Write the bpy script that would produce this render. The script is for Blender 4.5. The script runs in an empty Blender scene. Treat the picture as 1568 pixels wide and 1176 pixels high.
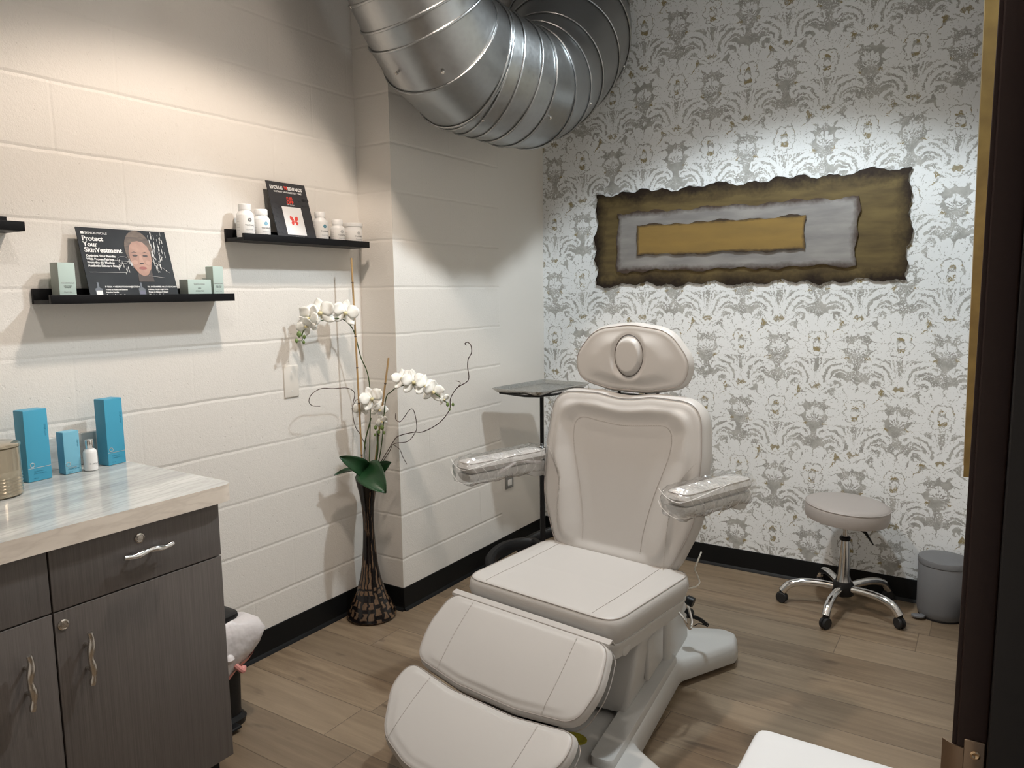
import bpy, bmesh, math, random
from mathutils import Vector, Matrix
random.seed(7)
S = bpy.context.scene
COL = S.collection
PI = math.pi
W_, H_ = 1568, 1176
# ---------------------------------------------------------------- camera
FPX = 1140.22
CAM = Vector((2.17421, -2.44874, 1.42956))
CR = Vector((0.84154731, 0.54004144, -0.01238416))
CU = Vector((-0.05562107, 0.10943281, 0.99243678))
CF = Vector((-0.53731222, 0.83449368, -0.12213057))
cd = bpy.data.cameras.new('camera'); cam = bpy.data.objects.new('camera', cd); COL.objects.link(cam)
m = Matrix((CR, CU, -CF)).transposed().to_4x4(); m.translation = CAM
cam.matrix_world = m
cd.sensor_width = 36; cd.lens = FPX / W_ * 36; cd.clip_start = .02
S.camera = cam
def ray(x, y): return CF * FPX + CR * (x - W_ / 2) - CU * (y - H_ / 2)
def onp(x, y, ax, v):
    d = ray(x, y); return CAM + d * ((v - CAM[ax]) / d[ax])
# ---------------------------------------------------------------- light
S.view_settings.view_transform = 'Standard'; S.view_settings.look = 'None'
S.view_settings.exposure = 0.42; S.view_settings.gamma = 1
w = bpy.data.worlds.new('world'); S.world = w; w.use_nodes = True
w.node_tree.nodes['Background'].inputs[0].default_value = (.9, .93, 1, 1)
w.node_tree.nodes['Background'].inputs[1].default_value = .12
LAMPS = [('warm', (.80, -.88, 2.86), 56, (1, .845, .715), 122, .26), ('cool', (1.36, .05, 2.90), 84, (.86, .95, 1), 124, .26),
         ('cool', (1.5, -1.75, 2.86), 24, (1, .94, .88), 120, .3)]
for i, (k, loc, e, c, ang, bl) in enumerate(LAMPS):
    l = bpy.data.lights.new('spot_lamp', 'SPOT'); l.energy = e; l.color = c; l.spot_size = math.radians(ang); l.spot_blend = bl
    l.shadow_soft_size = .055
    o = bpy.data.objects.new('spot_lamp', l); o.location = loc; COL.objects.link(o)
    l = bpy.data.lights.new('lamp_spill', 'POINT'); l.energy = e * (.08 if k == 'warm' else .033); l.color = c; l.shadow_soft_size = .07
    o = bpy.data.objects.new('lamp_spill', l); o.location = (loc[0], loc[1], loc[2] + .02); COL.objects.link(o)
# ---------------------------------------------------------------- helpers
class MB:
    def __init__(s): s.v = []; s.f = []; s.smooth = True
    def add(s, vs, fs):
        n = len(s.v); s.v += [tuple(p) for p in vs]; s.f += [tuple(i + n for i in f) for f in fs]; return s
    def box(s, x0, x1, y0, y1, z0, z1, b=0.0, M=None):
        bm = bmesh.new(); bmesh.ops.create_cube(bm, size=1)
        for v in bm.verts: v.co = Vector(((x0 + x1) / 2 + v.co.x * (x1 - x0), (y0 + y1) / 2 + v.co.y * (y1 - y0), (z0 + z1) / 2 + v.co.z * (z1 - z0)))
        if b > 0: bmesh.ops.bevel(bm, geom=bm.edges[:], offset=b, segments=3, profile=.5, affect='EDGES')
        return s.frombm(bm, M)
    def frombm(s, bm, M=None):
        bm.verts.index_update()
        s.add([(M @ v.co if M else v.co) for v in bm.verts], [[v.index for v in f.verts] for f in bm.faces]); bm.free(); return s
    def loft(s, rings, close=True, cap=(True, True)):
        n = len(rings[0]); vs = [p for r in rings for p in r]; fs = []
        for k in range(len(rings) - 1):
            for i in range(n if close else n - 1):
                j = (i + 1) % n; fs.append((k * n + i, k * n + j, (k + 1) * n + j, (k + 1) * n + i))
        if cap[0]: fs.append(tuple(range(n - 1, -1, -1)))
        if cap[1]: fs.append(tuple((len(rings) - 1) * n + i for i in range(n)))
        return s.add(vs, fs)
    def tube(s, pts, r, n=8, cap=True):
        pts = [Vector(p) for p in pts]; rr = r if isinstance(r, (list, tuple)) else [r] * len(pts)
        t0 = (pts[1] - pts[0]).normalized(); up = Vector((0, 0, 1)) if abs(t0.z) < .9 else Vector((1, 0, 0))
        a = t0.cross(up).normalized(); rings = []
        for i, p in enumerate(pts):
            t = (pts[min(i + 1, len(pts) - 1)] - pts[max(i - 1, 0)]).normalized()
            a = (a - t * a.dot(t)).normalized(); b = t.cross(a)
            rings.append([p + (a * math.cos(q) + b * math.sin(q)) * rr[i] for q in [2 * PI * k / n for k in range(n)]])
        return s.loft(rings, True, (cap, cap))
    def lathe(s, prof, c=(0, 0, 0), n=48, cap=(True, True), M=None):
        c = Vector(c)
        rings = [[(Vector((r * math.cos(2 * PI * k / n), r * math.sin(2 * PI * k / n), z))) for k in range(n)] for r, z in prof]
        rings = [[(M @ p if M else p + c) for p in r] for r in rings]
        return s.loft(rings, True, cap)
    def prism(s, poly, z0, z1, b=0.0, M=None, seg=3):
        bm = bmesh.new(); vs = [bm.verts.new((x, y, z0)) for x, y in poly]; f = bm.faces.new(vs)
        r = bmesh.ops.extrude_face_region(bm, geom=[f])
        for v in r['geom']:
            if isinstance(v, bmesh.types.BMVert): v.co.z = z1
        bmesh.ops.recalc_face_normals(bm, faces=bm.faces[:])
        if b > 0:
            es = [e for e in bm.edges if abs(e.verts[0].co.z - z1) < 1e-6 and abs(e.verts[1].co.z - z1) < 1e-6]
            bmesh.ops.bevel(bm, geom=es, offset=b, segments=seg, profile=.5, affect='EDGES')
        return s.frombm(bm, M)
    def xf(s, M): s.v = [tuple(M @ Vector(p)) for p in s.v]; return s
def smooth_path(pts, n=8):
    P = [Vector(p) for p in pts]; P = [P[0] * 2 - P[1]] + P + [P[-1] * 2 - P[-2]]; out = []
    for i in range(1, len(P) - 2):
        for k in range(n):
            t = k / n; a, b, c, d = P[i - 1:i + 3]
            out.append(.5 * ((2 * b) + (c - a) * t + (2 * a - 5 * b + 4 * c - d) * t * t + (3 * b - a - 3 * c + d) * t ** 3))
    out.append(P[-2]); return out
def rpoly(pts, n=6):
    """rounded polygon from (x, y, radius)"""
    out = []; N = len(pts)
    for i in range(N):
        p = Vector(pts[i][:2]); r = pts[i][2]; a = Vector(pts[i - 1][:2]); b = Vector(pts[(i + 1) % N][:2])
        if r <= 0: out.append(p); continue
        da = (a - p).normalized(); db = (b - p).normalized(); ang = da.angle(db)
        t = min(r / math.tan(ang / 2), (a - p).length * .49, (b - p).length * .49); q0 = p + da * t; q1 = p + db * t
        for k in range(n + 1):
            u = k / n; out.append(q0 * (1 - u) ** 2 + p * 2 * u * (1 - u) + q1 * u * u)
    return out
def resample(P, n):
    P = P + [P[0]]; L = [0]
    for i in range(len(P) - 1): L.append(L[-1] + (P[i + 1] - P[i]).length)
    out = []; j = 0
    for k in range(n):
        t = L[-1] * k / n
        while L[j + 1] < t: j += 1
        f = (t - L[j]) / max(L[j + 1] - L[j], 1e-9); out.append(P[j].lerp(P[j + 1], f))
    return out
def pad(outline, th, er, topf=lambda u, v: 0, M=None, N=144, bi=.012, K=26, bulge=.004, blend=.12):
    """upholstered pad: seam edge, rounded shoulder, shaped top"""
    P = resample([Vector(p) for p in outline], N); c = sum(P, Vector((0, 0))) / N
    nr = []
    for i in range(N):
        t = (P[(i + 1) % N] - P[i - 1]).normalized(); nr.append(Vector((t.y, -t.x)))
    ar = sum(P[i - 1].x * P[i].y - P[i].x * P[i - 1].y for i in range(N))
    if ar < 0: nr = [-q for q in nr]
    rings = []
    def ring(d, z): rings.append([Vector((p.x - q.x * d, p.y - q.y * d, z)) for p, q in zip(P, nr)])
    ring(bi + .006, -th); ring(bi, -th + .002); ring(bi * .5 - bulge * .5, -th * .75); ring(-bulge, -th * .45); ring(-bulge * .3, -er * 1.0)
    for a in (25, 50, 72): ring(er * (1 - math.cos(math.radians(a))), -er + er * math.sin(math.radians(a)))
    I = [Vector((p.x - q.x * er, p.y - q.y * er)) for p, q in zip(P, nr)]
    for k in range(K):
        s = 1 - k / K; s = max(s, .02); rr = []
        for p in I:
            q = c + (p - c) * s; e = min(1, (1 - s) / blend); e = e * e * (3 - 2 * e)
            rr.append(Vector((q.x, q.y, topf(q.x, q.y) * e)))
        rings.append(rr)
    mb = MB().loft(rings)
    if M: mb.xf(M)
    return mb
def seam(pts, topf, M, r=.0011, dash=None, lift=.0006):
    P = smooth_path([(p[0], p[1], 0) for p in pts], 10); Q = [Vector((p.x, p.y, topf(p.x, p.y) + lift)) for p in P]
    mb = MB()
    if dash:
        L = 0; cur = [Q[0]]
        for i in range(1, len(Q)):
            seg = Q[i] - Q[i - 1]; n = max(1, int(seg.length / dash))
            for k in range(n):
                a = Q[i - 1] + seg * (k / n); b = a + seg * (.6 / n); mb.tube([a, b], r, 5)
    else: mb.tube(Q, r, 6)
    return mb.xf(M)
def link(name, mb, mat, parent=None, loc=(0, 0, 0), world=False, smooth=True, ang=40):
    me = bpy.data.meshes.new(name); loc = Vector(loc)
    vs = mb.v
    if parent is not None and world:
        Mi = parent.matrix_basis.inverted(); vs = [Mi @ Vector(p) for p in vs]
        if parent.parent: vs = None
    me.from_pydata([tuple(Vector(p) - loc) for p in vs], [], mb.f); me.update()
    bm = bmesh.new(); bm.from_mesh(me); bmesh.ops.recalc_face_normals(bm, faces=bm.faces[:]); bm.to_mesh(me); bm.free()
    me.materials.append(mat)
    if smooth: me.shade_smooth(); me.set_sharp_from_angle(angle=math.radians(ang))
    o = bpy.data.objects.new(name, me); COL.objects.link(o); o.location = loc
    if parent is not None: o.parent = parent
    return o
def tag(o, label, cat=None, group=None, kind=None):
    if label: o['label'] = label
    if cat: o['category'] = cat
    if group: o['group'] = group
    if kind: o['kind'] = kind
    return o
def thing(name, label, cat, loc=(0, 0, 0), rz=0, group=None):
    o = bpy.data.objects.new(name, None); COL.objects.link(o); o.empty_display_size = .05
    o.matrix_basis = Matrix.Translation(loc) @ Matrix.Rotation(rz, 4, 'Z'); return tag(o, label, cat, group)
def struct(name, mb, mat, **k):
    o = link(name, mb, mat, **k); o['kind'] = 'structure'; return o
def copy_tree(o, parent=None):
    c = o.copy(); COL.objects.link(c); c.parent = parent
    for ch in list(o.children): copy_tree(ch, c)
    return c
FONT = None
def text(name, s, size, M, mat, parent, align='LEFT', world=True, sx=1.0, bold=0.0):
    cu = bpy.data.curves.new('t', 'FONT'); cu.body = s; cu.size = size; cu.align_x = align; cu.extrude = .0002; cu.offset = bold; cu.resolution_u = 3
    t = bpy.data.objects.new('t', cu); COL.objects.link(t); bpy.context.view_layer.update()
    me = bpy.data.meshes.new_from_object(t.evaluated_get(bpy.context.evaluated_depsgraph_get()))
    bpy.data.objects.remove(t); me.name = name
    MM = M @ Matrix.Diagonal((sx, 1, 1, 1))
    if world and parent is not None:
        MM = parent.matrix_basis.inverted() @ MM
    me.transform(MM); me.materials.clear(); me.materials.append(mat)
    o = bpy.data.objects.new(name, me); COL.objects.link(o); o.parent = parent; return o
def frame(o, u, v):
    u = Vector(u).normalized(); v = Vector(v).normalized(); n = u.cross(v).normalized(); v = n.cross(u)
    M = Matrix((u, v, n)).transposed().to_4x4(); M.translation = Vector(o); return M
# ---------------------------------------------------------------- materials
def mat(name, col, rough=.5, metal=0, **k):
    m = bpy.data.materials.new(name); m.use_nodes = True; nt = m.node_tree; b = nt.nodes['Principled BSDF']
    b.inputs['Base Color'].default_value = (*col, 1); b.inputs['Roughness'].default_value = rough; b.inputs['Metallic'].default_value = metal
    for kk, v in k.items():
        b.inputs[kk.replace('_', ' ')].default_value = v
    return m
def nz(m, scale=50, bump=.1, dist=.001, colvar=0, rv=0, stretch=(1, 1, 1), detail=4, col2=None, coord='Object', lo=.35, hi=.65):
    nt = m.node_tree; N = nt.nodes; L = nt.links; b = N['Principled BSDF']
    tc = N.new('ShaderNodeTexCoord'); mp = N.new('ShaderNodeMapping'); mp.inputs['Scale'].default_value = stretch
    t = N.new('ShaderNodeTexNoise'); t.inputs['Scale'].default_value = scale; t.inputs['Detail'].default_value = detail
    L.new(tc.outputs[coord], mp.inputs[0]); L.new(mp.outputs[0], t.inputs['Vector'])
    if bump:
        bu = N.new('ShaderNodeBump'); bu.inputs['Strength'].default_value = bump; bu.inputs['Distance'].default_value = dist
        L.new(t.outputs['Fac'], bu.inputs['Height']); L.new(bu.outputs[0], b.inputs['Normal'])
    if col2:
        mr = N.new('ShaderNodeMapRange'); mr.inputs[1].default_value = lo; mr.inputs[2].default_value = hi
        mx = N.new('ShaderNodeMix'); mx.data_type = 'RGBA'; mx.inputs[6].default_value = b.inputs['Base Color'].default_value[:]; mx.inputs[7].default_value = (*col2, 1)
        L.new(t.outputs['Fac'], mr.inputs[0]); L.new(mr.outputs[0], mx.inputs[0]); L.new(mx.outputs[2], b.inputs['Base Color'])
    if rv:
        mr = N.new('ShaderNodeMapRange'); r = b.inputs['Roughness'].default_value; mr.inputs[1].default_value = .3; mr.inputs[2].default_value = .7
        mr.inputs[3].default_value = r - rv; mr.inputs[4].default_value = r + rv; L.new(t.outputs['Fac'], mr.inputs[0]); L.new(mr.outputs[0], b.inputs['Roughness'])
    return m
class X:                                    # node expression
    T = None
    def __init__(s, v): s.v = v
    @staticmethod
    def op(o, *a, clamp=False):
        n = X.T.nodes.new('ShaderNodeMath'); n.operation = o; n.use_clamp = clamp
        for i, q in enumerate(a):
            q = q.v if isinstance(q, X) else q
            if isinstance(q, (int, float)): n.inputs[i].default_value = q
            else: X.T.links.new(q, n.inputs[i])
        return X(n.outputs[0])
    def __add__(s, o): return X.op('ADD', s, o)
    __radd__ = __add__
    def __sub__(s, o): return X.op('SUBTRACT', s, o)
    def __rsub__(s, o): return X.op('SUBTRACT', o, s)
    def __mul__(s, o): return X.op('MULTIPLY', s, o)
    __rmul__ = __mul__
    def __truediv__(s, o): return X.op('DIVIDE', s, o)
def xabs(a): return X.op('ABSOLUTE', a)
def xmin(a, b): return X.op('MINIMUM', a, b)
def xmax(a, b): return X.op('MAXIMUM', a, b)
def xlen(a, b): return X.op('SQRT', a * a + b * b)
def step(a, soft=.03):                       # 1 where a > 0
    return X.op('MULTIPLY_ADD', a, 1 / soft, .5, clamp=True)
def noise(scale, detail=2, vec=None, out='Fac'):
    n = X.T.nodes.new('ShaderNodeTexNoise'); n.inputs['Scale'].default_value = scale; n.inputs['Detail'].default_value = detail
    if vec is not None: X.T.links.new(vec, n.inputs['Vector'])
    return X(n.outputs[out])
def mixc(f, a, b):
    n = X.T.nodes.new('ShaderNodeMix'); n.data_type = 'RGBA'
    for i, q in ((0, f), (6, a), (7, b)):
        if isinstance(q, X): X.T.links.new(q.v, n.inputs[i])
        elif isinstance(q, tuple): n.inputs[i].default_value = (*q, 1)
        else: n.inputs[i].default_value = q
    return X(n.outputs[2])
def comb(a, b, c=0.0):
    n = X.T.nodes.new('ShaderNodeCombineXYZ')
    for i, q in enumerate((a, b, c)):
        if isinstance(q, X): X.T.links.new(q.v, n.inputs[i])
        else: n.inputs[i].default_value = q
    return n.outputs[0]
def posxyz():
    g = X.T.nodes.new('ShaderNodeNewGeometry'); s = X.T.nodes.new('ShaderNodeSeparateXYZ'); X.T.links.new(g.outputs['Position'], s.inputs[0])
    return X(s.outputs[0]), X(s.outputs[1]), X(s.outputs[2]), g.outputs['Position']
def setbump(m, h, dist, strength=1):
    b = m.node_tree.nodes['Principled BSDF']; n = m.node_tree.nodes.new('ShaderNodeBump'); n.inputs['Distance'].default_value = dist; n.inputs['Strength'].default_value = strength
    m.node_tree.links.new(h.v, n.inputs['Height']); m.node_tree.links.new(n.outputs[0], b.inputs['Normal'])
def setcol(m, c): m.node_tree.links.new(c.v, m.node_tree.nodes['Principled BSDF'].inputs['Base Color'])
Z0 = .03439; BH = .2032; BL = .4064
def block_mat(name, axis, off, col=(.775, .745, .70), vjoint=True):
    m = mat(name, col, .55); X.T = m.node_tree
    x, y, z, P = posxyz(); u = y if axis == 1 else x
    wob = (noise(7, 1, P) - .5) * .006
    t = (z + wob - Z0) / BH; row = X.op('FLOOR', t); fr = t - row
    dh = xmin(fr, 1 - fr) * BH
    mask = X.op('MULTIPLY_ADD', noise(1.7, 2, P), 2.2, -.35, clamp=True) * .75 + .3
    gh = step(.004 - dh, .009)
    h = 1 - gh * mask
    if vjoint:
        par = X.op('MODULO', row + 100, 2); uu = (u - off + wob) / BL + par * .5; fu = uu - X.op('FLOOR', uu)
        dv = xmin(fu, 1 - fu) * BL
        gv = step(.003 - dv, .008)
        mk2 = X.op('MULTIPLY_ADD', noise(1.1, 2, P), 2.6, -.75, clamp=True)
        h = h - gv * mk2 * .7
    fine = noise(230, 3, P) * .38 + noise(90, 2, P) * .25
    pits = step(noise(60, 3, P) - .70, .05) * -.3
    setbump(m, h + fine + pits, .0026, .8)
    v = noise(2.5, 3, P)
    setcol(m, mixc(v, tuple(c * .975 for c in col), tuple(min(1, c * 1.025) for c in col)))
    return m
M_left = block_mat('painted block', 1, -.2437 + .0)
M_colf = block_mat('painted block column', 0, 0, vjoint=False)
M_wb = block_mat('painted block short wall', 1, .412)
M_dry = nz(mat('painted smooth wall', (.775, .745, .70), .5), 160, .12, .0006)
M_ceil = nz(mat('grey ceiling paint', (.42, .43, .45), .8), 20, .1, .002)
M_base = nz(mat('black rubber base', (.006, .0065, .007), .5, Specular_IOR_Level=.22), 30, .12, .001)
# wallpaper
def wallpaper():
    m = mat('damask wallpaper', (.8, .8, .8), .55); X.T = m.node_tree
    x, y, z, P = posxyz(); U = .0504
    n1 = X.T.nodes.new('ShaderNodeTexNoise'); n1.inputs['Scale'].default_value = 26; n1.inputs['Detail'].default_value = 3
    X.T.links.new(P, n1.inputs['Vector']); sp = X.T.nodes.new('ShaderNodeSeparateColor'); X.T.links.new(n1.outputs['Color'], sp.inputs[0])
    wx = (X(sp.outputs[0]) - .5) * .62; wy = (X(sp.outputs[1]) - .5) * .62
    n2 = X.T.nodes.new('ShaderNodeTexNoise'); n2.inputs['Scale'].default_value = 85; n2.inputs['Detail'].default_value = 2
    X.T.links.new(P, n2.inputs['Vector']); sp2 = X.T.nodes.new('ShaderNodeSeparateColor'); X.T.links.new(n2.outputs['Color'], sp2.inputs[0])
    wx = wx + (X(sp2.outputs[0]) - .5) * .34; wy = wy + (X(sp2.outputs[1]) - .5) * .34
    def motif(ox, oz):
        a = (x - ox) / (7.02 * U); a = (a - X.op('FLOOR', a + .5)) * 7.02 + wx
        b = (z - oz) / (12.6 * U); b = (b - X.op('FLOOR', b + .5)) * 12.6 + wy
        side = a; A = xabs(a)
        # crown
        cy = b + .25; th = X.op('ARCTAN2', A, cy); r = xlen(A, cy * .80)
        ser = xabs(X.op('SINE', th * 7.5)) * .42
        crown = xmin(2.22 + ser - r, cy + 1.0)
        # gray flower outline inside crown
        fr = xlen(A, (b - .15) * .8); lob = xabs(X.op('SINE', th * 3.6)) * .22
        ring = .045 - xabs(fr - .78 - lob)
        core = xmin(.62 - xlen(A * 1.7, (b + .05) * .75), b + .65)
        corew = .26 - xlen(A * .8, b - .0)
        # side leaf serration cuts on the crown
        cuts = .10 - xabs(X.op('SINE', th * 7.5)) - (1.95 - r) * .3
        # plumes: concentric arcs
        px = A - 2.15; py = b + 3.35; rho = xlen(px, py * .92)
        band = X.op('SINE', rho * (2 * PI / .56) + .7) + .42
        arc = xmin(xmin(xmin(band * .12, 2.2 - rho), rho - .72), xmin(py + .25, .55 - px))
        # stem lances
        sl = A - .05 - (b + 3.7) * .13; stem = xmin(.07 - xabs(sl), xmin(b + 3.7, -1.0 - b))
        mid = xmin(.05 - xabs(A), xmin(b + 3.6, -2.6 - b))
        sl2 = A - .05 - (b + 3.7) * .27; stem2 = xmin(.10 - xabs(sl2), xmin(b + 3.7, -1.2 - b))
        # lower leaves
        lx = A - .85; ly = b + 4.05; rx = lx * .8 + ly * .6; ry = ly * .8 - lx * .6
        leaf = .34 - xlen(rx * .36, ry)
        lx2 = A - .7; ly2 = b + 4.9; leaf2 = .3 - xlen((lx2 * .95 + ly2 * .3) * .4, ly2 * .95 - lx2 * .3)
        # scrolls
        def scroll(cx, cy, R, tk):
            qx = A - cx; qy = b - cy; q = xlen(qx, qy); an = X.op('ARCTAN2', qy, qx)
            return xmax(xmin(tk - xabs(q - R - an * .09), 1.0 - q), .16 - q)
        s1 = scroll(1.95, -3.72, .52, .15); s2 = scroll(1.15, -5.35, .42, .13); s3 = scroll(2.75, -2.2, .36, .12)
        base = .3 - xlen(A * 1.2, (b + 4.55) * .55)
        wht = xmax(xmax(xmax(crown, arc), xmax(stem, stem2)), xmax(xmax(leaf, leaf2), xmax(s1, xmax(s2, s3))))
        wht = xmax(xmax(wht, mid), base)
        s4 = scroll(3.0, 1.15, .34, .11); lx3 = A - 3.1; ly3 = b + .15; leaf3 = .24 - xlen(lx3 * .55 + ly3 * .25, ly3 * .95 - lx3 * .45)
        lx4 = A - 2.75; ly4 = b - 2.5; leaf4 = .22 - xlen((lx4 + ly4) * .35, ly4 - lx4 * .6)
        fan = xmin(X.op('SINE', X.op('ARCTAN2', 3.51 - A, b + .9) * 13) * .09 - .015, xmin(.75 - xlen(3.51 - A, b + .35), b + .9))
        wht = xmax(xmax(wht, s4), xmax(xmax(leaf3, leaf4), fan))
        gry = xmax(ring, xmin(core, 0 - corew)); gry = xmax(gry, xmin(cuts, crown))
        veins = xmin(.035 - xabs(ry + .05), leaf)
        gry = xmax(gry, veins)
        W = step(wht, .05) * (1 - step(gry, .04))
        tan = xmax(step(.34 - xlen(A * .9, (b + .42) * 1.3), .2), xmax(step(.42 - xlen(A - 1.85, (b - 2.05) * 1.2), .2) * step(side, .1), step(.35 - xlen(A - 2.5, (b + 1.2) * 1.6), .2)))
        tan = xmax(tan, xmax(step(.42 - xlen((A - 1.6) * .7, (b + 5.1) * 1.5), .2) * step(0 - side, .1), step(.5 - xlen(A * .8, (b + 3.95) * 1.2), .3) * .8))
        tan = xmax(tan, step(.45 - xlen((A - 3.3) * .55, (b + 5.6) * 1.8), .2))
        return W, tan, step(crown - .05, .05)
    W1, T1, C1 = motif(1.133, 1.168); W2, T2, C2 = motif(1.133 + 3.51 * U, 1.168 - 6.3 * U)
    Wt = xmax(W1 * (1 - C2) + W1 * W2, W2)
    Wt = xmax(Wt * (1 - C1) + C1 * W1, 0)
    spk = xmax(step(noise(150, 2, P) - .60, .04), step(noise(48, 3, P) - .63, .02)); spk2 = step(.36 - noise(120, 3, P), .03)
    big = noise(9, 2, P)
    Wt = xmax(Wt, spk * step(big - .46, .1)) * (1 - spk2 * .8)
    lines = step(.012 - xabs(noise(42, 2, P) - .5), .012) * step(big - .40, .1)
    Wt = xmax(Wt, lines * .55)
    g = mixc(X.op('MULTIPLY_ADD', noise(30, 3, P), 3, -1, clamp=True), (.32, .315, .295), (.46, .455, .43))
    tn = xmax(T1, T2) * step(noise(70, 3, P) - .40, .1)
    g = mixc(tn, g, (.29, .235, .12))
    c = mixc(Wt, g, (.80, .815, .82))
    setcol(m, c); setbump(m, noise(600, 1, P) + Wt * .3, .0004, .5)
    return m
M_wp = wallpaper()
# floor planks (run along X)
def floor_mat():
    m = mat('wood plank floor', (.3, .22, .15), .38); X.T = m.node_tree
    x, y, z, P = posxyz(); PW = .181; PL = 1.22
    r = X.op('FLOOR', (y - .03) / PW); fy = (y - .03) / PW - r
    off = X.op('FRACT', X.op('SINE', r * 12.9898) * 43758.5453); q = x / PL + off; cx = X.op('FLOOR', q); fx = q - cx
    rnd = X.op('FRACT', xabs(X.op('SINE', r * 78.233 + cx * 37.719) * 9173.13))
    rnd2 = X.op('FRACT', rnd * 17.31)
    v = comb(x * 1.6 + rnd * 9, y * 18, rnd2 * 7)
    g1 = noise(2.0, 5, v); v2 = comb(x * 5 + rnd2 * 5, y * 90, rnd * 3); g2 = noise(2.2, 4, v2)
    v3 = comb(x * 2.3 + rnd * 5, y * 5.5 + rnd2 * 3, rnd * 11); g3 = noise(1.6, 3, v3)
    k = X.op('MULTIPLY_ADD', g1, 2.6, -.8, clamp=True)
    c = mixc(k, (.165, .115, .072), (.305, .228, .150))
    c = mixc(X.op('MULTIPLY_ADD', g2, 2.4, -.9, clamp=True) * .45, c, (.17, .118, .075))
    c = mixc(X.op('MULTIPLY_ADD', g3, -5, 2.05, clamp=True) * .5, c, (.125, .085, .055))
    c = mixc(rnd * .5, c, (.31, .24, .165)); c = mixc(X.op('MULTIPLY_ADD', rnd2, 1.2, -.45, clamp=True) * .65, c, (.11, .078, .05))
    knot = noise(3.3, 2, comb(x * 1.1 + rnd * 3, y * 4)); kk = step(knot - .70, .07)
    c = mixc(kk * .7, c, (.07, .045, .03))
    e = xmin(xmin(fy, 1 - fy) * PW, xmin(fx, 1 - fx) * PL); gr = step(.0012 - e, .0016)
    c = mixc(gr * .7, c, (.07, .05, .035))
    setcol(m, c); setbump(m, g2 * .3 - gr, .0008, .7)
    mr = .34 + g2 * .16; m.node_tree.links.new(mr.v, m.node_tree.nodes['Principled BSDF'].inputs['Roughness'])
    return m
M_floor = floor_mat()
def lam_mat():
    m = mat('charcoal laminate', (.1, .09, .085), .42); X.T = m.node_tree
    x, y, z, P = posxyz(); a = noise(1, 4, comb(y * 260, x * 260, z * 3.2)); b = noise(1, 2, comb(y * 900, x * 900, z * 9))
    k = X.op('MULTIPLY_ADD', a * .6 + b * .4, 3.2, -1.1, clamp=True)
    setcol(m, mixc(k, (.098, .086, .080), (.138, .122, .114))); setbump(m, k, .0002, .5); return m
M_lam = lam_mat()
def marble_mat(name, c1, c2, c3, rough):
    m = mat(name, c1, rough); X.T = m.node_tree
    x, y, z, P = posxyz(); v = comb(x * 11 + y * 1.2, y * 1.5, z * 8)
    w1 = noise(1.6, 5, v); w2 = noise(3.4, 4, v)
    c = mixc(X.op('MULTIPLY_ADD', w1, 3.2, -1.15, clamp=True), c1, c2)
    c = mixc(X.op('MULTIPLY_ADD', xabs(w2 - .5), -16, 1, clamp=True) * .4, c, c3)
    setcol(m, c); return m
M_top = marble_mat('streaked stone laminate', (.66, .67, .65), (.44, .45, .44), (.33, .33, .32), .16)
M_edge = marble_mat('beige laminate edge', (.80, .72, .63), (.68, .60, .52), (.55, .47, .40), .45)
M_black = mat('black shelf paint', (.005, .005, .006), .45, Specular_IOR_Level=.2)
M_blackp = nz(mat('black plastic', (.008, .008, .009), .4, Specular_IOR_Level=.3), 80, .1, .0005)
M_rub = mat('black rubber', (.012, .012, .013), .6)
M_chrome = mat('chrome', (.78, .78, .78), .12, 1)
M_nickel = mat('brushed nickel', (.62, .59, .55), .24, 1)
M_vinyl = nz(mat('greige vinyl', (.52, .50, .478), .42), 260, .10, .0004)
M_vside = nz(mat('taupe vinyl side', (.50, .46, .43), .45), 260, .10, .0004)
M_thread = mat('stitch thread', (.42, .385, .355), .7)
M_pipe = mat('vinyl piping', (.36, .325, .30), .5)
M_wplas = nz(mat('off white plastic', (.56, .555, .54), .38), 90, .05, .0005)
M_steel = nz(mat('stainless steel', (.55, .54, .52), .28, 1), 40, .04, .0004, stretch=(1, 12, 1), rv=.05)
M_white = mat('white plastic', (.85, .85, .84), .35)
M_whitev = mat('white vinyl', (.72, .73, .74), .4)
M_paper = mat('white label', (.82, .81, .79), .6)
M_print = mat('black print', (.03, .03, .035), .6)
M_grayp = mat('grey print', (.35, .36, .37), .6)
M_red = mat('red print', (.75, .08, .06), .5)
def duct_mat():
    m = mat('galvanised steel', (.5, .5, .5), .3, 1); X.T = m.node_tree
    x, y, z, P = posxyz(); n = noise(6, 4, P); v = X.T.nodes.new('ShaderNodeTexVoronoi'); v.inputs['Scale'].default_value = 55; X.T.links.new(P, v.inputs['Vector'])
    k = X(v.outputs['Distance']) * .25 + n * .75
    r = X.op('MULTIPLY_ADD', k, .18, .26); X.T.links.new(r.v, X.T.nodes['Principled BSDF'].inputs['Roughness'])
    setcol(m, mixc(k, (.31, .32, .325), (.42, .43, .435))); setbump(m, n, .0005, .2); return m
M_duct = duct_mat()
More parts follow.
